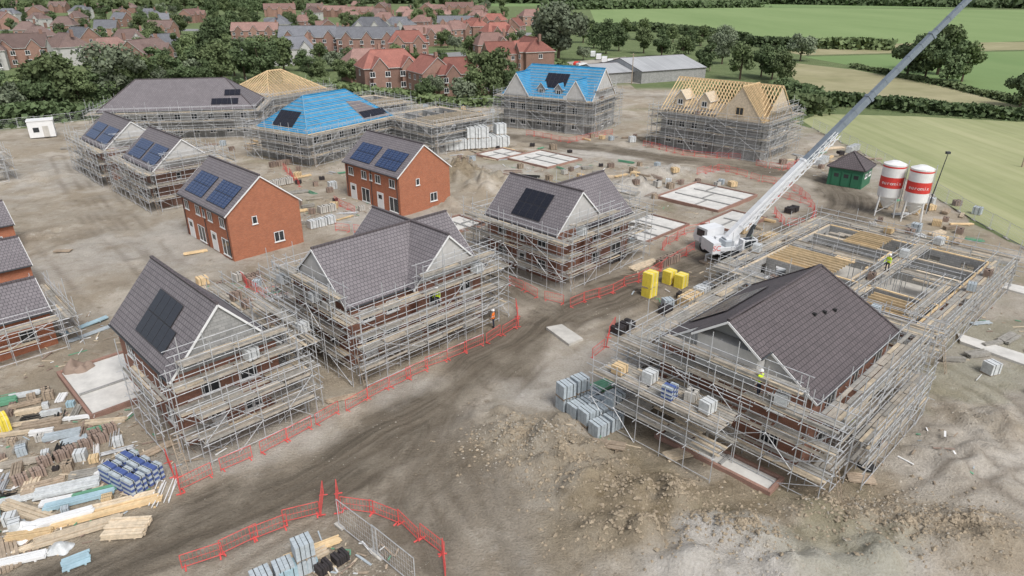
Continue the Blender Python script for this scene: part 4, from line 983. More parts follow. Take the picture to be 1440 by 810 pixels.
for h in [(548,124,1,25,1,1.25),(606,130,0,-60,1,1.15),(648,130,1,20,1,1.1),(514,112,3,30,1,1.1),(690,84,3,20,1,1.2),(745,96,1,-65,1,1.25),(702,98,0,20,1,1.1),
          (36,92,5,30,1,1.3),(100,90,8,-35,1,1.3),(160,95,3,50,1,1.2),(210,98,5,80,1,1.2),(-20,98,8,30,1,1.3),(60,70,4,70,1,1.2),(120,72,9,-25,1,1.2),(185,74,8,30,1,1.15),(235,82,9,65,1,1.1),
          (362,58,2,8,1,1.1),(415,90,7,20,1,1.15),(440,72,6,5,1,1.25),(520,74,6,5,1,1.25),(575,80,1,10,1,1.2),(600,64,2,30,1,1.1),(640,58,3,50,1,1.2),(668,52,1,-60,1,1.2),(700,62,1,30,1,1.2),(724,52,0,70,1,1.2),(745,36,3,20,1,1.3)]: estate(h[0],h[1],h[2],h[3],bool(h[4]),h[5])
R2 = random.Random(4)
for (x0,x1,y,st,ts) in ((-20,260,54,62,(4,5,8,7,3,9)),(0,280,40,56,(4,5,2,8,3,9)),(10,280,28,54,(5,8,7,3,2)),(30,200,19,50,(5,4,9,3)),(400,580,52,50,(2,3,7,1)),(430,740,41,50,(2,3,1,6,8)),(440,720,32,48,(2,3,8,5)),(470,700,24,46,(2,0,3,9)),(500,690,17,44,(2,3,5)),(390,540,22,50,(7,5,2))):
    x = x0
    while x < x1:
        estate(x+R2.uniform(-8,8), y+R2.uniform(-3.5,3.5), R2.choice(ts), R2.uniform(-90,90) if R2.random() < .6 else R2.uniform(-20,20), y > 30, R2.uniform(1.05,1.35)); x += st*R2.uniform(.8,1.3)
# ------------------------------------------------------------------ trees
def tree_parts(seed, h, r, n, leaf, mt, flat=.8):
    q = np.random.RandomState(seed); nl = 18
    L = []
    for i in range(nl):
        a = q.uniform(0, 2*math.pi); zz = q.uniform(.25, .88); rr = r*.66*math.sqrt(q.uniform(0,1))*math.sin(math.pi*min(1,(zz-.1)))**.5
        L.append((rr*math.cos(a), rr*math.sin(a), zz*h, r*q.uniform(.22,.46)))
    L = np.array(L); k = q.randint(0, nl, n)
    d = q.normal(size=(n,3)); d /= np.linalg.norm(d, axis=1)[:,None]
    c = L[k,:3]+d*(L[k,3:4]*(q.uniform(.55,1.15,(n,1))))*np.array([1,1,flat])
    nr = d+q.normal(size=(n,3))*.55; nr /= np.linalg.norm(nr, axis=1)[:,None]
    t = np.cross(nr, q.normal(size=(n,3))); t /= np.linalg.norm(t, axis=1)[:,None]; b = np.cross(nr, t)
    s = leaf*q.uniform(.6,1.3,(n,1))
    V = np.stack([c-t*s-b*s*.6, c+t*s*.9-b*s*.8, c+t*s+b*s*.7, c-t*s*.8+b*s], 1).reshape(-1,3)
    me = bpy.data.meshes.new('crown'); me.from_pydata(V.tolist(), [], np.arange(4*n).reshape(-1,4).tolist()); me.materials.append(M[mt])
    tb = MB(); tb.tube((0,0,-.3),(.1,0,h*.5),.035*h*.8,0,8,r2=.018*h)
    for i in range(6):
        p = L[i]; z0 = h*R.uniform(.2,.45); tb.tube((.05,0,z0),(p[0]*.9,p[1]*.9,p[2]),.014*h,0,5,r2=.005*h)
    return me, tb.mesh('trunk', ['bark'], uv=False)
TT = [tree_parts(1,11,5.2,3000,.26,'leaf'), tree_parts(2,10,4.8,3000,.26,'leafd'), tree_parts(3,12,5.0,3200,.28,'leaf'), tree_parts(4,9,4.6,2800,.24,'leafd'), tree_parts(5,13,6.2,4200,.28,'leafg'), tree_parts(6,8,4.2,2500,.24,'leafg')]
def tree(px, py, t, s=1.0, lab='broad green tree at the edge of the site', w=1.0):
    g = G(px, py) if py is not None else px
    me, tr = TT[t]; e = thing('tree', (g.x,g.y,0), R.uniform(0,6.3), lab, 'tree', 'trees around the site'); w = w*R.uniform(.88,1.12); e.scale = (s*w,s*w,s)
    obj('crown', me, e); obj('trunk', tr, e)
def belt(pts, n, ts, smin, smax, jy=3, lab='leafy tree in the belt behind the site'):
    W_ = [G(*p) for p in pts]; Ls = [(b-a).length for a, b in zip(W_[:-1], W_[1:])]; T_ = sum(Ls)
    for k in range(n):
        d = T_*(k+R.uniform(.1,.9))/n; i = 0
        while d > Ls[i] and i < len(Ls)-1: d -= Ls[i]; i += 1
        q = W_[i].lerp(W_[i+1], d/Ls[i])+Vector((R.uniform(-jy,jy),R.uniform(-jy,jy),0))
        tree(q, None, R.choice(ts), R.uniform(smin,smax), lab)
belt([(-140,185),(0,170),(120,155),(220,140),(320,122)], 26, (0,1,2,5,4), .85, 1.2, 3)
belt([(-120,160),(60,142),(180,128),(300,112)], 18, (0,1,2,5), .7, 1.0, 4)
belt([(200,122),(330,106),(400,100)], 8, (1,3,2), .85, 1.25, 4)
belt([(440,112),(500,118)], 4, (0,3), .6, .9)
belt([(560,140),(640,146),(700,146),(735,128)], 8, (0,1,3,5), .6, .9, 3)
for t in [(690,142,2,1.15),(715,135,1,1.0),(672,130,0,1.0),(612,138,5,.8),(370,118,3,1.4),(345,112,1,1.3),(785,86,4,1.75),(775,78,4,1.4),(852,76,1,1.15),(870,72,3,1.2),(905,75,0,1.0),(930,80,1,1.0),(958,88,0,.9),
          (990,100,1,1.0),(1040,112,2,1.0),(1085,112,3,1.15),(1070,108,1,1.1),(1100,118,0,.9),(1125,86,5,1.35),(1015,90,4,.9),(968,76,1,.8),(1020,72,4,.9),(1000,68,0,.7),
          (1275,108,1,1.35),(1300,112,3,1.5),(1330,118,1,1.35),(1352,115,0,1.1),(1318,105,2,1.4),(1290,98,3,1.3),(1434,150,1,1.0),
          (256,84,1,1.1),(290,88,3,1.3),(272,96,0,1.1),(305,66,3,1.5),(320,56,1,1.6),(150,28,1,1.5),(40,25,0,1.3),(85,12,1,1.6),(300,25,3,1.8),(280,30,1,1.6),(330,20,3,2),(350,25,1,1.7),(260,20,0,1.6),(450,95,0,.8),(430,100,3,.8),
          (510,90,5,.8),(580,95,0,.7),(640,72,5,.9),(660,84,0,.8),(770,60,3,1),(755,75,0,.9),(540,15,0,1.5),(400,22,1,1.3),(730,60,5,.9),(620,95,3,.7),(820,85,5,.7),(240,110,3,1.0),(200,78,0,.7),(130,84,5,.7),(820,60,0,1.2),(835,68,1,1.1),
          (560,98,0,.8),(470,100,5,.9),(490,96,3,.8),(600,100,5,.7),(720,80,0,.9),(380,85,5,.9),(400,100,0,.9),(66,86,0,.8),(10,80,3,.9),(145,66,1,1.0),(215,62,0,1.0),(90,58,3,1.0)]:
    tree(t[0],t[1],t[2],t[3],'broad leafy tree among houses and fields')
belt([(760,44),(860,52),(960,60),(1050,72)], 22, (0,1,3), .7, 1.1, 6, 'hedgerow tree beside the green fields')
belt([(0,24),(360,20),(700,14)], 44, (0,1,3,5), 1.0, 1.7, 25, 'tree standing between estate houses')
belt([(0,48),(380,48),(700,30)], 46, (0,3,5,2), .7, 1.1, 16, 'garden tree between estate houses')
belt([(0,34),(300,34),(700,36)], 36, (0,3,5,1), .8, 1.2, 16, 'garden tree between estate houses')
belt([(0,66),(240,64),(380,66)], 18, (0,3,5), .5, .85, 7, 'garden tree between estate houses')
belt([(400,62),(560,66),(720,66)], 18, (0,5,3), .55, .85, 8, 'garden tree between estate houses')
def leafstuff(name, pts, wid, hh, n, leaf, mt):
    W_ = [G(*p) for p in pts]; q = np.random.RandomState(n); Ls = np.array([(b-a).length for a, b in zip(W_[:-1], W_[1:])]); k = q.choice(len(Ls), n, p=Ls/Ls.sum())
    A = np.array([[w.x,w.y] for w in W_]); t = q.uniform(0,1,(n,1)); c2 = A[k]*(1-t)+A[k+1]*t
    prof = .55+.6*vn(c2[:,0],c2[:,1],wid*2.2,n%7)
    r = q.normal(size=(n,2))*wid*.45; zz = np.abs(q.normal(size=n))*.45; zz = np.clip(zz,0,1)*hh*prof
    f = q.uniform(0,1,n) < .5; zz = np.where(f, hh*prof*q.uniform(.6,1,n), zz)
    c = np.column_stack([c2[:,0]+r[:,0]*(.6+.4*(1-zz/hh)), c2[:,1]+r[:,1]*(.6+.4*(1-zz/hh)), zz])
    nr = q.normal(size=(n,3))+[0,-.3,.8]; nr /= np.linalg.norm(nr, axis=1)[:,None]; tt = np.cross(nr, q.normal(size=(n,3))); tt /= np.linalg.norm(tt, axis=1)[:,None]; b = np.cross(nr, tt)
    s = leaf*q.uniform(.6,1.4,(n,1)); V = np.stack([c-tt*s-b*s, c+tt*s-b*s, c+tt*s+b*s, c-tt*s+b*s], 1).reshape(-1,3)
    me = bpy.data.meshes.new(name); me.from_pydata(V.tolist(), [], np.arange(4*n).reshape(-1,4).tolist()); me.materials.append(M[mt]); return obj(name, me)
def stuff(o, label, cat): o['kind'] = 'stuff'; o['label'] = label; o['category'] = cat
for (pts, w_, hh, n, lf, mt) in (([(1128,150),(1200,148),(1300,158),(1440,168),(1700,180)],3.5,3.2,9000,.38,'leafd'), ([(1020,150),(1080,150),(1140,160)],6,5,4000,.45,'leaf'), ([(1100,128),(1150,145)],4,3.5,2500,.4,'leafd'),
        ([(0,178),(130,162),(330,134)],5,4,8000,.4,'leafd'), ([(430,118),(560,140),(640,150),(720,146)],4,2.5,4000,.35,'leaf'), ([(1200,95),(1330,121),(1440,148)],2.5,1.5,4000,.3,'leaf'),
        ([(840,42),(960,46),(1060,64),(1130,72)],8,5,5000,.7,'leafd'),([(0,80),(200,80),(330,84),(420,92)],5,2.5,5000,.45,'leaf'),([(760,80),(800,100),(870,112)],3,2,2500,.35,'leaf')):
    stuff(leafstuff('hedge', pts, w_, hh, n, lf, mt), 'dense green hedge beside the fields', 'hedge')
for (pts, w_, hh, n, lf, mt) in (([(780,13),(900,12),(1060,10)],20,9,6000,1.6,'leafd'), ([(1050,5),(1300,9),(1440,12),(1800,14)],22,11,8000,1.9,'leafd'), ([(-300,6),(200,4),(500,5),(850,4)],40,15,9000,3.0,'leafd'), ([(-400,-8),(700,-10),(1900,-8)],160,26,14000,10,'leafd'), ([(-400,12),(0,12),(420,14)],30,12,7000,2.0,'leaf'), ([(1150,68),(1250,70)],6,4,1500,.8,'leaf')):
    stuff(leafstuff('distant_woodland', pts, w_, hh, n, lf, mt), 'dark woodland belt along the far fields', 'woodland')
for (px, py, hh) in ((888,118,9),(998,100,9),(1437,235,2.6)):
    g = G(px,py); e = thing('utility_pole', (g.x,g.y,0), 0, 'weathered wooden utility pole beside trees', 'pole'); mb = MB(); mb.tube((0,0,0),(0,0,hh),.16,0,7,r2=.1,cap=True); part(mb,'post',e,['timber_old'],uv=False)
    if hh > 5: mb = MB(); mb.beam((-.9,0,hh-.5),(.9,0,hh-.5),.12,.12); part(mb,'cross_arm',e,['timber_old'],uv=False)
# ------------------------------------------------------------------ site clutter
TLAB = {'timber_pale':'pale sawn timber planks stacked on mud','timber':'new golden timber lengths stacked on mud','timber_old':'weathered timber planks stacked on mud','wrap':'white wrapped profile lengths stacked together','paleblue':'pale blue sheets stacked on mud','white':'white plastic lengths stacked on mud','board':'grey scaffold boards stacked on mud','board2':'grey scaffold boards stacked on mud','greenp':'green beams stacked on mud','brick_old':'rust red steel lengths stacked on mud','wrapgrey':'grey metal sheets stacked on mud','steel':'galvanised scaffold tubes bundled on mud','black':'black plastic pipes bundled on mud','blue':'blue water pipes bundled on mud'}
def timber_stack(loc, rz, L, nx_, nz, pw, mt, jit=.07, z=None):
    mb = MB()
    for s_ in (-L*.3, L*.3): mb.box(s_-.05,-nx_*pw/2,0,s_+.05,nx_*pw/2,.08)
    for k in range(nz):
        for i in range(nx_):
            if k == nz-1 and R.random() < .3: continue
            o = R.uniform(-jit,jit)*L*.4; y = (i-nx_/2+.5)*pw+R.uniform(-.015,.015); a = R.uniform(-jit,jit)*.25
            mb.beam((-L/2+o,y-a,.11+k*.06),(L/2+o,y+a,.11+k*.06),pw-.025,.052)
    nm = 'timber_stack' if 'timber' in mt or 'board' in mt else 'material_stack'
    o = obj(nm, mb.mesh(nm, [mt], uv=False), None, (loc[0],loc[1],hz(loc) if z is None else z), rz); FOOT.append((loc[0],loc[1],rz,-L/2-.1,L/2+.1,-nx_*pw/2-.2,nx_*pw/2+.2))
    return tag(o, TLAB[mt], 'timber' if nm == 'timber_stack' else 'materials', 'material stacks on the site')
def pipes(loc, rz, L, n, r, mt):
    mb = MB()
    for k in range(n):
        y = R.gauss(0,.22); z = r+abs(R.gauss(0,.1)); a = R.uniform(-.06,.06); o = R.uniform(-.2,.2)
        mb.tube((-L/2+o,y-a,z),(L/2+o,y+a,z+.01),r,0,6)
    o = obj('pipe_bundle', mb.mesh('pipe_bundle', [mt], uv=False), None, (loc[0],loc[1],hz(loc)), rz); return tag(o, TLAB[mt], 'pipes', 'pipe bundles on the site')
def pack_mesh(w_, d_, h_, mt, cols=4, rows=3, lay=4, miss=.12, mt2=None):
    pl = MB()
    for k in range(5): pl.box(-w_/2,-d_/2+k*d_/4.6,.11,w_/2,-d_/2+k*d_/4.6+.1,.135)
    for k in range(3): pl.box(-w_/2+k*(w_-.1)/2,-d_/2,0,-w_/2+k*(w_-.1)/2+.1,d_/2,.11)
    pk = MB()
    for i in range(cols):
        for j in range(rows):
            for k in range(lay):
                if k == lay-1 and R.random() < miss: continue
                a = w_/cols; b = d_/rows; c = h_/lay; g_ = .014
                pk.box(-w_/2+i*a+g_,-d_/2+j*b+g_,.14+k*c,-w_/2+(i+1)*a-g_,-d_/2+(j+1)*b-g_,.14+(k+1)*c-g_, (k+i) % 2 if mt2 else 0)
    st = MB()
    for x in (-w_*.25, w_*.25): st.box(x-.02,-d_/2-.01,.13,x+.02,d_/2+.01,.145+h_)
    return [('pallet', pl.mesh('pallet', ['timber_old'], uv=False)), ('goods', pk.mesh('goods', [mt, mt2 or mt], uv=False)), ('strap', st.mesh('strap', ['black' if mt != 'yellow' else 'white'], uv=False))]
PK = {'wrapgrey': pack_mesh(1.1,1.0,1.0,'wrapgrey',4,3,4,0), 'block': pack_mesh(1.1,1.0,.9,'concrete'), 'brick': pack_mesh(1.1,.9,.8,'brick_old',5,4,6), 'yellow': pack_mesh(1.3,1.1,1.5,'yellow',2,2,5,0), 'wrap': pack_mesh(1.2,1.1,1.1,'wrap',1,1,3,0),
      'green': pack_mesh(1.1,1.0,.5,'greenp',4,4,3), 'blueblack': pack_mesh(1.2,1.1,1.3,'blueblack',3,3,6,.1,'wrapgrey'), 'paleblue': pack_mesh(1.2,1.0,.9,'paleblue',1,1,3,0), 'tile': pack_mesh(1.1,1.0,.7,'tile_dark',5,2,3), 'timber': pack_mesh(1.2,1.2,.8,'timber',1,6,6), 'pallets': pack_mesh(1.2,1.0,1.0,'timber_old',1,4,7,.2)}
PD = {'wrapgrey':'blue-grey wrapped concrete blocks','block':'pale concrete blocks','brick':'red bricks','yellow':'yellow wrapped boards','wrap':'white plastic wrapped goods','green':'green plastic fittings','blueblack':'blue and grey crates','paleblue':'pale blue wrapped packs','tile':'dark roof tiles','timber':'sawn timber pieces','pallets':'empty wooden pallets'}
def pack(loc, rz, k, s=1.0, z=None):
    e = thing('material_pallet', (loc[0],loc[1],hz(loc)-.03 if z is None else z), rz, 'pallet stacked with '+PD[k], 'pallet', 'pallets of building materials'); e.scale = (s,)*3
    for nm, me in PK[k]: obj(nm, me, e)
def packs(px, py, rows, cols, k, rz=Y45, s=1.0, gap=1.25, two=0, jit=.06):
    g = G(px,py)
    for i in range(cols):
        for j in range(rows):
            v = Vector((i*gap+R.uniform(-jit,jit), j*gap+R.uniform(-jit,jit), 0)); v.rotate(Matrix.Rotation(rz,3,'Z')); q = g+v
            FOOT.append((q.x,q.y,rz,-.7,.7,-.7,.7))
            pack(q, rz+R.uniform(-.04,.04), k, s)
            if R.random() < two: pack(q, rz+R.uniform(-.05,.05), k, s, hz(q)+1.12*s)
y30 = math.radians(33)
packs(842,612,4,2,'wrapgrey',y30,1.0,1.25,.6,.05); packs(862,590,3,1,'wrapgrey',y30,1.0,1.25,.3,.05)
for (px, py) in ((832,552),(846,545),(858,538)):
    g = G(px,py); timber_stack(g, math.radians(35), 3.0, 5, 5, .2, 'greenp')
packs(912,416,1,1,'yellow',s=.95,two=1); packs(956,404,2,1,'yellow',s=.9,gap=1.25,two=.3)
packs(632,212,2,6,'wrap',math.radians(20),1.7,2.1,.6); packs(620,198,1,4,'paleblue',math.radians(20),1.4,1.8,.5); packs(670,185,1,4,'block',math.radians(20),1.2,1.6)
packs(192,692,3,2,'blueblack',math.radians(60),.85,1.12,.0,.02); packs(8,607,2,1,'yellow',s=.6,gap=.9); packs(100,640,1,3,'brick',s=.7,gap=.9); packs(66,655,1,2,'brick',s=.7,gap=.9); packs(135,618,1,2,'brick',s=.7,gap=.9); packs(30,680,1,2,'brick',s=.7,gap=.9)
packs(372,826,1,3,'wrapgrey',y30,s=.9,gap=1.05,two=.4); packs(405,812,1,2,'paleblue',y30,s=.8,gap=1.0); packs(455,806,1,2,'tile',s=.7,gap=1.0)
packs(355,400,2,2,'brick',s=.8,gap=1.0); packs(440,322,1,3,'wrap',s=.9); packs(455,300,1,2,'block'); packs(1195,215,1,3,'wrap'); packs(520,255,1,2,'brick'); packs(385,262,1,3,'block'); packs(385,235,1,3,'brick')
packs(930,375,1,3,'brick'); packs(860,370,1,2,'tile'); packs(1090,345,2,2,'timber'); packs(965,428,1,2,'timber',s=1.1,gap=1.4); packs(985,418,1,2,'wrap'); packs(935,440,1,1,'tile')
packs(1200,245,1,2,'block'); packs(1150,232,1,3,'wrap'); packs(1110,300,1,2,'tile'); packs(1010,450,1,2,'block'); packs(870,470,1,2,'tile')
TS = [((40,722),-20,4,6,4,'timber_pale'),((152,722),25,5.5,4,4,'timber'),((180,748),5,2.2,8,6,'timber_pale'),((95,690),22,3.4,5,5,'wrap'),((112,706),24,3.6,4,4,'paleblue'),((165,655),60,2.6,4,3,'white'),
      ((220,700),110,3,1,1,'timber'),((60,600),20,2.4,5,4,'timber_old'),((150,596),10,2.6,5,3,'timber_pale'),((100,604),15,2.4,5,3,'timber_old'),((25,655),20,2.4,5,3,'board'),((10,780),-50,3,6,3,'timber_old'),((15,705),25,2.6,4,3,'wrap'),
      ((85,735),27,3.4,4,5,'white'),((135,694),24,2.4,3,3,'greenp'),((120,460),60,4,6,2,'paleblue'),((130,470),55,4,5,2,'wrapgrey'),((275,355),30,2.5,5,2,'timber'),((1210,675),-10,1.6,6,2,'timber_old'),((855,632),-15,2.2,6,2,'timber_old'),
      ((1245,615),58,3.5,3,2,'brick_old'),((960,640),20,2.6,6,2,'timber_pale'),((440,775),30,3,5,2,'timber'),((430,790),35,2.4,5,3,'timber_pale'),((480,560),25,2.2,5,2,'timber_old'),((1170,210),20,5,6,4,'timber_pale'),((1160,220),15,5,6,5,'board'),
      ((30,790),20,2.4,4,3,'white'),((395,205),20,4,5,3,'timber'),((320,190),20,4,5,3,'timber'),((425,250),45,3,5,3,'timber'),((905,375),40,4,6,4,'timber_pale'),((1000,405),40,3.5,6,4,'timber'),((1120,325),40,4,6,2,'timber_pale'),((90,358),5,1.8,6,2,'timber_old'),((300,430),50,3,5,2,'timber_old'),((210,640),50,3,4,3,'timber_old'),((1380,455),10,2,3,2,'wrapgrey'),
      ((112,750),28,4.2,6,3,'timber_pale'),((172,708),24,3.4,3,3,'timber_pale'),((60,765),30,2.8,4,2,'timber_pale')]
for (p_, a, L, nx_, nz, mt) in TS:
    g = G(*p_); timber_stack(g, math.radians(a), L, nx_, nz, R.uniform(.11,.18), mt)
def scatter(zones, mats_pack, mats_stack, mats_pipe, smin, smax, sep_, rots=(Y45,-Y45,.3,0), jr=.3, Lr=(1.4,3.0)):
    pts = []
    for (px,py,rx,ry,n) in zones:
        g = G(px,py)
        for _ in range(n*6):
            if n <= 0: break
            a = R.uniform(0,6.3); r = math.sqrt(R.random()); x, y = g.x+rx*r*math.cos(a), g.y+ry*r*math.sin(a)
            if blocked(x, y) or any((x-u)**2+(y-v)**2 < sep_*sep_ for u,v in pts): continue
            pts.append((x,y)); n -= 1; q = (x,y); k = R.random(); rz = R.choice(rots)+R.uniform(-jr,jr)
            if k < .5: pack(q, rz, R.choice(mats_pack), R.uniform(smin,smax))
            elif k < .82: timber_stack(q, rz, R.uniform(*Lr), R.randint(3,6), R.randint(2,6), R.uniform(.09,.16), R.choice(mats_stack))
            else: pipes(q, rz, R.uniform(*Lr), R.randint(6,14), R.uniform(.025,.05), R.choice(mats_pipe))
scatter([(60,640,7,5,48),(110,700,5,3.5,32),(40,590,5,4,26),(50,760,4,2.2,22),(170,620,3.5,4,16),(120,660,4,3,16)], ('brick','wrap','block','pallets','brick','timber','pallets','tile','wrapgrey','paleblue'), ('timber_pale','timber_old','wrap','board2','wrapgrey','timber','greenp','white'), ('greenp','white','steel','black','brick_old'), .32, .6, .78, (.4,.4,.4+math.pi/2), .2, (1.1,2.3))
scatter([(430,300,9,7,14),(320,415,6,5,14),(500,430,5,4,6),(440,255,9,8,18),(560,345,6,5,10),(600,230,9,8,16),(830,245,14,9,28),(720,215,12,6,14),(1150,225,10,6,22),(960,270,9,6,16),(1080,340,6,5,18),(940,390,7,4,12),(880,330,5,4,10),
         (1290,330,6,7,20),(1390,480,8,9,10),(60,210,8,10,3),(340,200,10,8,12),(620,160,14,8,16),(1010,430,5,3,8),(1230,290,6,6,16),(890,200,12,6,14),(1340,300,5,5,8),(1180,330,5,4,16),(1130,310,5,4,10)],
        ('brick','block','wrap','pallets','timber','tile','wrapgrey','brick'), ('timber','timber_pale','timber_old','board','board2'), ('steel','steel','greenp','brick_old','black'), .6, 1.0, 1.7)
def tarp(px, py, r, h, mt, label, nm='tarpaulin', dz=0):
    g = G(px,py); n = 22; mb = MB(); vs = []
    for i in range(n+1):
        for j in range(n+1):
            x, y = (i/n-.5)*2*r, (j/n-.5)*2*r; d = min(1, math.hypot(x,y)/r)
            z = h*(1-d**2)*(.2+1.3*abs(float(vn(x+px,y+py,.45,3))-.3))+.05*float(vn(x+px,y,.2,4))
            k = 1 if d < 1 else r/math.hypot(x,y); k *= .75+.5*float(vn(x*1.5+px,y*1.5,.7,6))
            vs.append((x*k*1.2, y*k, z))
    mb.v = vs
    for i in range(n):
        for j in range(n): mb.f.append((i*(n+1)+j,(i+1)*(n+1)+j,(i+1)*(n+1)+j+1,i*(n+1)+j+1)); mb.m.append(0)
    o = obj(nm, mb.mesh(nm, [mt], uv=False), None, (g.x,g.y,hz(g)+dz), 0); tag(o, label, nm.replace('_',' '))
tarp(42,748,.9,1.0,'white','crumpled white plastic sheeting heap on mud'); tarp(84,772,.6,.6,'wrap','crumpled plastic sheeting beside timber')
tarp(112,522,.95,1.1,'brick_site','heap of loose red bricks on a slab','brick_heap',.25); tarp(1218,658,.5,.6,'black','black rubbish bags piled on soil','rubbish_bags')
g = G(108,792); timber_stack(g, math.radians(35), 1.3, 5, 2, .2, 'paleblue')
def deck_load(S, yaw, x, y, z, k, s=.7):
    v = Vector((x,y,0)); v.rotate(Matrix.Rotation(yaw,3,'Z')); pack((S[0]+v.x,S[1]+v.y), yaw+R.uniform(-.2,.2), k, s, z+.06)
for (S, yw, items) in (((-12.7,47.2),Y45,[(-.9,1,5.1,'block'),(-.9,3,5.1,'wrap'),(-2.3,3,2.9,'wrap'),(-2.4,5,2.9,'block'),(12,-1.7,5.13,'wrap'),(-.9,8,5.1,'wrap'),(14.7,3,5.1,'brick')]), ((-21.5,36.7),Y45,[(5,-.9,5.13,'wrap'),(8.5,3,5.1,'brick'),(8.5,7,5.1,'brick'),(8.5,9,5.1,'brick')]),
        ((4.4,63.8),Y45,[(2,-1.6,5.13,'wrap'),(12.7,3,5.1,'yellow'),(12.7,6,5.1,'brick')]), ((18.2,34.3),yJ,[(-3.8,5,3.9,'wrap'),(-4.2,7.5,3.9,'blueblack'),(-3.5,9.5,3.9,'wrap'),(-4,11.6,3.9,'timber'),(-3.4,6.4,3.9,'block'),(-1.6,1.5,5.1,'wrap'),(14.4,6,5.1,'block')]),
        ((32.8,49.3),yU,[(-1,3,2.95,'wrapgrey'),(-1,9,2.95,'wrapgrey'),(-1,12,2.95,'brick'),(10,-1,3.0,'wrapgrey'),(5,16.9,3.0,'wrap'),(15,-1,3.0,'brick'),(21,5,2.95,'wrap'),(21,10,2.95,'timber'),(6,6,3.1,'brick'),(14,6,3.1,'wrap')]), ((15.5,139.5),math.radians(60),[(-.9,5,6.5,'wrap'),(4,-.9,6.55,'brick')]), ((42.6,116.5),math.radians(48),[(-.9,12,6.6,'brick')])):
    for (x,y,z,k) in items: deck_load(S, yw, x, y, z, k)
# stones, clods, debris
def lumps(name, pts, n, smin, smax, mt, label, seed):
    q = np.random.RandomState(seed); mb = MB(); base = [(1,0,0),(-1,0,0),(0,1,0),(0,-1,0),(0,0,1),(0,0,-1)]; fs = [(0,2,4),(2,1,4),(1,3,4),(3,0,4),(2,0,5),(1,2,5),(3,1,5),(0,3,5)]
    P = []; 
    for _ in range(n):
        (px,py,rx,ry) = pts[q.randint(len(pts))]; g = G(px,py); a = q.uniform(0,6.28); r = abs(q.normal())*.55; P.append((g.x+rx*r*math.cos(a), g.y+ry*r*math.sin(a)))
    P = np.array(P); zz = hgt(P[:,0], P[:,1])
    for (x,y),z in zip(P, zz):
        s = smin+(smax-smin)*q.uniform(0,1)**5; i = len(mb.v); k = q.uniform(.5,1.2,(6,)); an = q.uniform(0,6.28); c, d = math.cos(an), math.sin(an)
        for b, kk in zip(base, k): mb.v.append((x+s*kk*(b[0]*c-b[1]*d), y+s*kk*(b[0]*d+b[1]*c), z+s*kk*b[2]*.7+s*.02))
        for f in fs: mb.f.append(tuple(i+j for j in f)); mb.m.append(0)
    stuff(obj(name, mb.mesh(name, [mt], uv=False)), label, 'rubble')
lumps('clay_clods', [(735,625,5,3.5),(800,655,5,3.5),(870,690,6,3),(950,712,5,3),(900,750,6,2.3),(1180,720,6,3),(655,252,7,5),(1280,745,5,3),(1040,752,4,2.5),(1350,740,6,3)], 11000, .03, .22, 'clay', 'brown clay clods strewn over spoil heaps', 3)
lumps('rubble', [(720,620,4,3),(760,640,5,3),(1080,785,4,2.4),(945,243,6,3),(1200,720,7,3),(1290,720,6,4),(1370,600,8,6),(890,262,3,2)], 6000, .02, .13, 'stone', 'pale broken stones and rubble on soil', 4)
lumps('gravel', [(400,620,12,5),(120,300,16,20),(1380,480,9,10),(830,560,6,5),(600,300,14,8),(860,230,20,9),(60,640,8,7),(1250,300,12,12),(900,450,8,6),(500,800,6,2.5),(300,380,12,7)], 5200, .02, .09, 'stone', 'loose gravel scattered over muddy ground', 6)
q = random.Random(9); mb = MB()
for (px,py,rx,ry,n) in ((90,660,7,7,260),(300,420,6,4,60),(450,300,9,7,90),(860,600,4,3,20),(480,790,3,1.5,40),(400,250,12,9,90),(1380,470,7,9,60),(940,400,5,5,60),(1150,240,9,5,80),(1060,340,4,4,60),(900,310,14,8,90),(110,480,4,6,50),(820,240,14,6,90),(1240,640,6,4,40),(250,620,4,3,25),(60,720,5,4,160),(620,200,12,7,70)):
    g = G(px,py)
    for _ in range(n):
        a = q.uniform(0,6.3); r = math.sqrt(q.random()); x, y = g.x+rx*r*math.cos(a), g.y+ry*r*math.sin(a); z = hz((x,y))+.04; L = q.choice((.25,.4,.7,1.2))*q.uniform(.6,1.2); b = q.uniform(0,6.3)
        mb.beam((x,y,z),(x+L*math.cos(b),y+L*math.sin(b),z+q.uniform(0,.1)), q.uniform(.04,.13), .04, q.choice((0,0,1,1,1,2,3,4,5)))
stuff(obj('site_debris', mb.mesh('site_debris', ['timber_pale','timber_old','white','brick_old','wrapgrey','greenp'], uv=False)), 'offcuts of timber and packaging scattered on mud', 'debris')
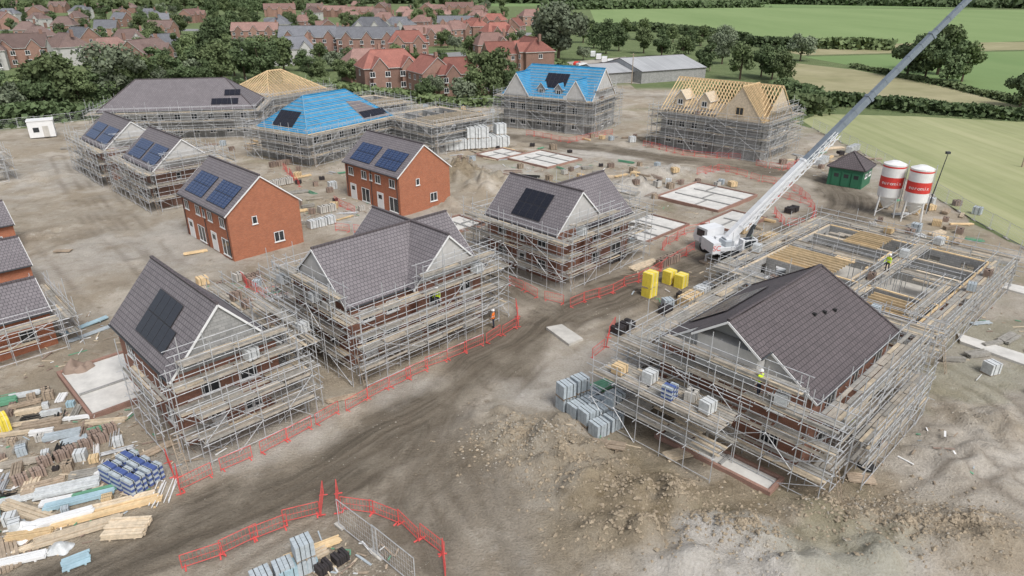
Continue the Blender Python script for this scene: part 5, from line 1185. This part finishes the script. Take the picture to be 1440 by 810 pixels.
# ------------------------------------------------------------------ people
def person(loc, rz, top, label, pose=0):
    e = thing('person', loc, rz, label, 'person', 'site workers')
    J = [(0,0,.95,.13),(0,0,1.15,.13),(0,0,1.38,.15),(0,0,1.5,.06),(0,.0,1.6,.095),(0,0,1.72,.085),
         (.19,0,1.42,.065),(.27,.05,1.15,.048),(.24,.25,.98+.12*pose,.036),(-.19,0,1.42,.065),(-.28,0,1.14,.048),(-.27,.15,.9,.036),
         (.1,0,.9,.095),(.12,.04,.5,.065),(.12,-.02,.1,.05),(.12,.16,.04,.045),(-.1,0,.9,.095),(-.13,-.03,.5,.065),(-.13,-.12,.1,.05),(-.13,.06,.04,.045)]
    E = [(0,1),(1,2),(2,3),(3,4),(4,5),(2,6),(6,7),(7,8),(2,9),(9,10),(10,11),(0,12),(12,13),(13,14),(14,15),(0,16),(16,17),(17,18),(18,19)]
    for h0, s_ in ((8,1),(11,-1)):
        b = J[h0]
        for k in range(4):
            J.append((b[0]-s_*.02+k*.016*s_, b[1]+.10-.008*abs(k-1.5), b[2]-.03-.008*k, .010)); E.append((h0, len(J)-1))
        J.append((b[0]-s_*.05, b[1]+.04, b[2], .011)); E.append((h0, len(J)-1))
    me = bpy.data.meshes.new('body'); me.from_pydata([j[:3] for j in J], E, []); ob = obj('body', me, e)
    ob.modifiers.new('skin', 'SKIN')
    if not me.skin_vertices:
        bm_ = bmesh.new(); bm_.from_mesh(me); bm_.verts.layers.skin.verify(); bm_.to_mesh(me); bm_.free()
    sv = me.skin_vertices[0].data
    for i, j in enumerate(J): sv[i].radius = (j[3], j[3]*.85); sv[i].use_root = (i == 0)
    sd = ob.modifiers.new('sub', 'SUBSURF'); sd.levels = 1; sd.render_levels = 1
    m, nt, p = base_mat('worker_clothes_'+top, .8)
    tc = nd(nt,'ShaderNodeTexCoord'); sx = nd(nt,'ShaderNodeSeparateXYZ'); nt.links.new(tc.outputs['Object'], sx.inputs[0]); cr = nd(nt,'ShaderNodeValToRGB'); cr.color_ramp.interpolation = 'CONSTANT'
    mr = nd(nt,'ShaderNodeMapRange'); mr.inputs[2].default_value = 2.0; nt.links.new(sx.outputs[2], mr.inputs[0]); nt.links.new(mr.outputs[0], cr.inputs[0])
    el_ = cr.color_ramp.elements; el_[0].position = 0; el_[0].color = (.02,.015,.01,1); el_[1].position = .07; el_[1].color = (.025,.03,.05,1)
    for ps, c in ((.47,{'y':(.6,.78,.04),'o':(.85,.2,.03)}[top]),(.57,(.6,.6,.58)),(.60,{'y':(.6,.78,.04),'o':(.85,.2,.03)}[top]),(.745,(.5,.3,.22))): q_ = el_.new(ps); q_.color = c4(c)
    nt.links.new(cr.outputs[0], p.inputs['Base Color']); me.materials.append(m)
    hb_ = MB(); n = 12
    for k in range(4):
        a0, a1 = k*math.pi/8, (k+1)*math.pi/8
        hb_.tube((0,0,1.7+.13*math.sin(a0)),(0,0,1.7+.13*math.sin(a1)),.135*math.cos(a0),0,n,r2=max(.005,.135*math.cos(a1)))
    hb_.tube((0,.03,1.69),(0,.03,1.705),.16,0,n,cap=True); part(hb_, 'hard_hat', e, ['white'], uv=False)
def wloc(S, yaw, x, y, z):
    v = Vector((x,y,0)); v.rotate(Matrix.Rotation(yaw,3,'Z')); return (S[0]+v.x, S[1]+v.y, z)
person(wloc((32.8,49.3), yU, 9, 5.8, 3.14), 2.0, 'y', 'worker in yellow hi-vis jacket standing on scaffold boards')
person(wloc((18.2,34.3), yJ, -1.6, 3.0, 5.14), .5, 'y', 'worker in yellow hi-vis vest on the top scaffold', 1)
person(wloc((-12.7,47.2), Y45, 7.5, -1.7, 3.46), 2.8, 'y', 'worker in yellow hi-vis vest on a scaffold walkway')
g = G(694,462); person((g.x,g.y,hz(g)), 1.2, 'o', 'worker in orange hi-vis standing beside red barriers')
person(wloc((18.2,34.3), yJ, 3.5, -1.1, 1.66), 1.0, 'y', 'worker in yellow hi-vis on lower scaffold walkway')
# ------------------------------------------------------------------ light, world, camera
wd_ = bpy.data.worlds.new('World'); SC.world = wd_; wd_.use_nodes = True; nt = wd_.node_tree
sk = nt.nodes.new('ShaderNodeTexSky'); sk.sky_type = 'NISHITA'; sk.sun_disc = False; sk.sun_elevation = math.radians(52); sk.sun_rotation = math.radians(150); sk.dust_density = 3; sk.air_density = 1.0
hs = nt.nodes.new('ShaderNodeHueSaturation'); hs.inputs['Saturation'].default_value = .45
nt.links.new(sk.outputs[0], hs.inputs['Color']); bg = nt.nodes['Background']; nt.links.new(hs.outputs[0], bg.inputs[0]); bg.inputs[1].default_value = .15
sl = bpy.data.lights.new('sun', 'SUN'); sl.energy = 2.35; sl.angle = math.radians(24); sl.color = (1,.98,.95)
so = bpy.data.objects.new('sun', sl); COL.objects.link(so); so.rotation_euler = (math.radians(38), 0, math.radians(30))
cd = bpy.data.cameras.new('camera'); cd.lens = 24; cd.sensor_width = 36; cd.clip_end = 9000; cd.clip_start = .5
co = bpy.data.objects.new('camera', cd); COL.objects.link(co); co.location = (0,0,H); co.rotation_euler = (math.pi/2-TH, 0, 0)
SC.camera = co
SC.view_settings.view_transform = 'Standard'; SC.view_settings.look = 'None'; SC.view_settings.exposure = 0
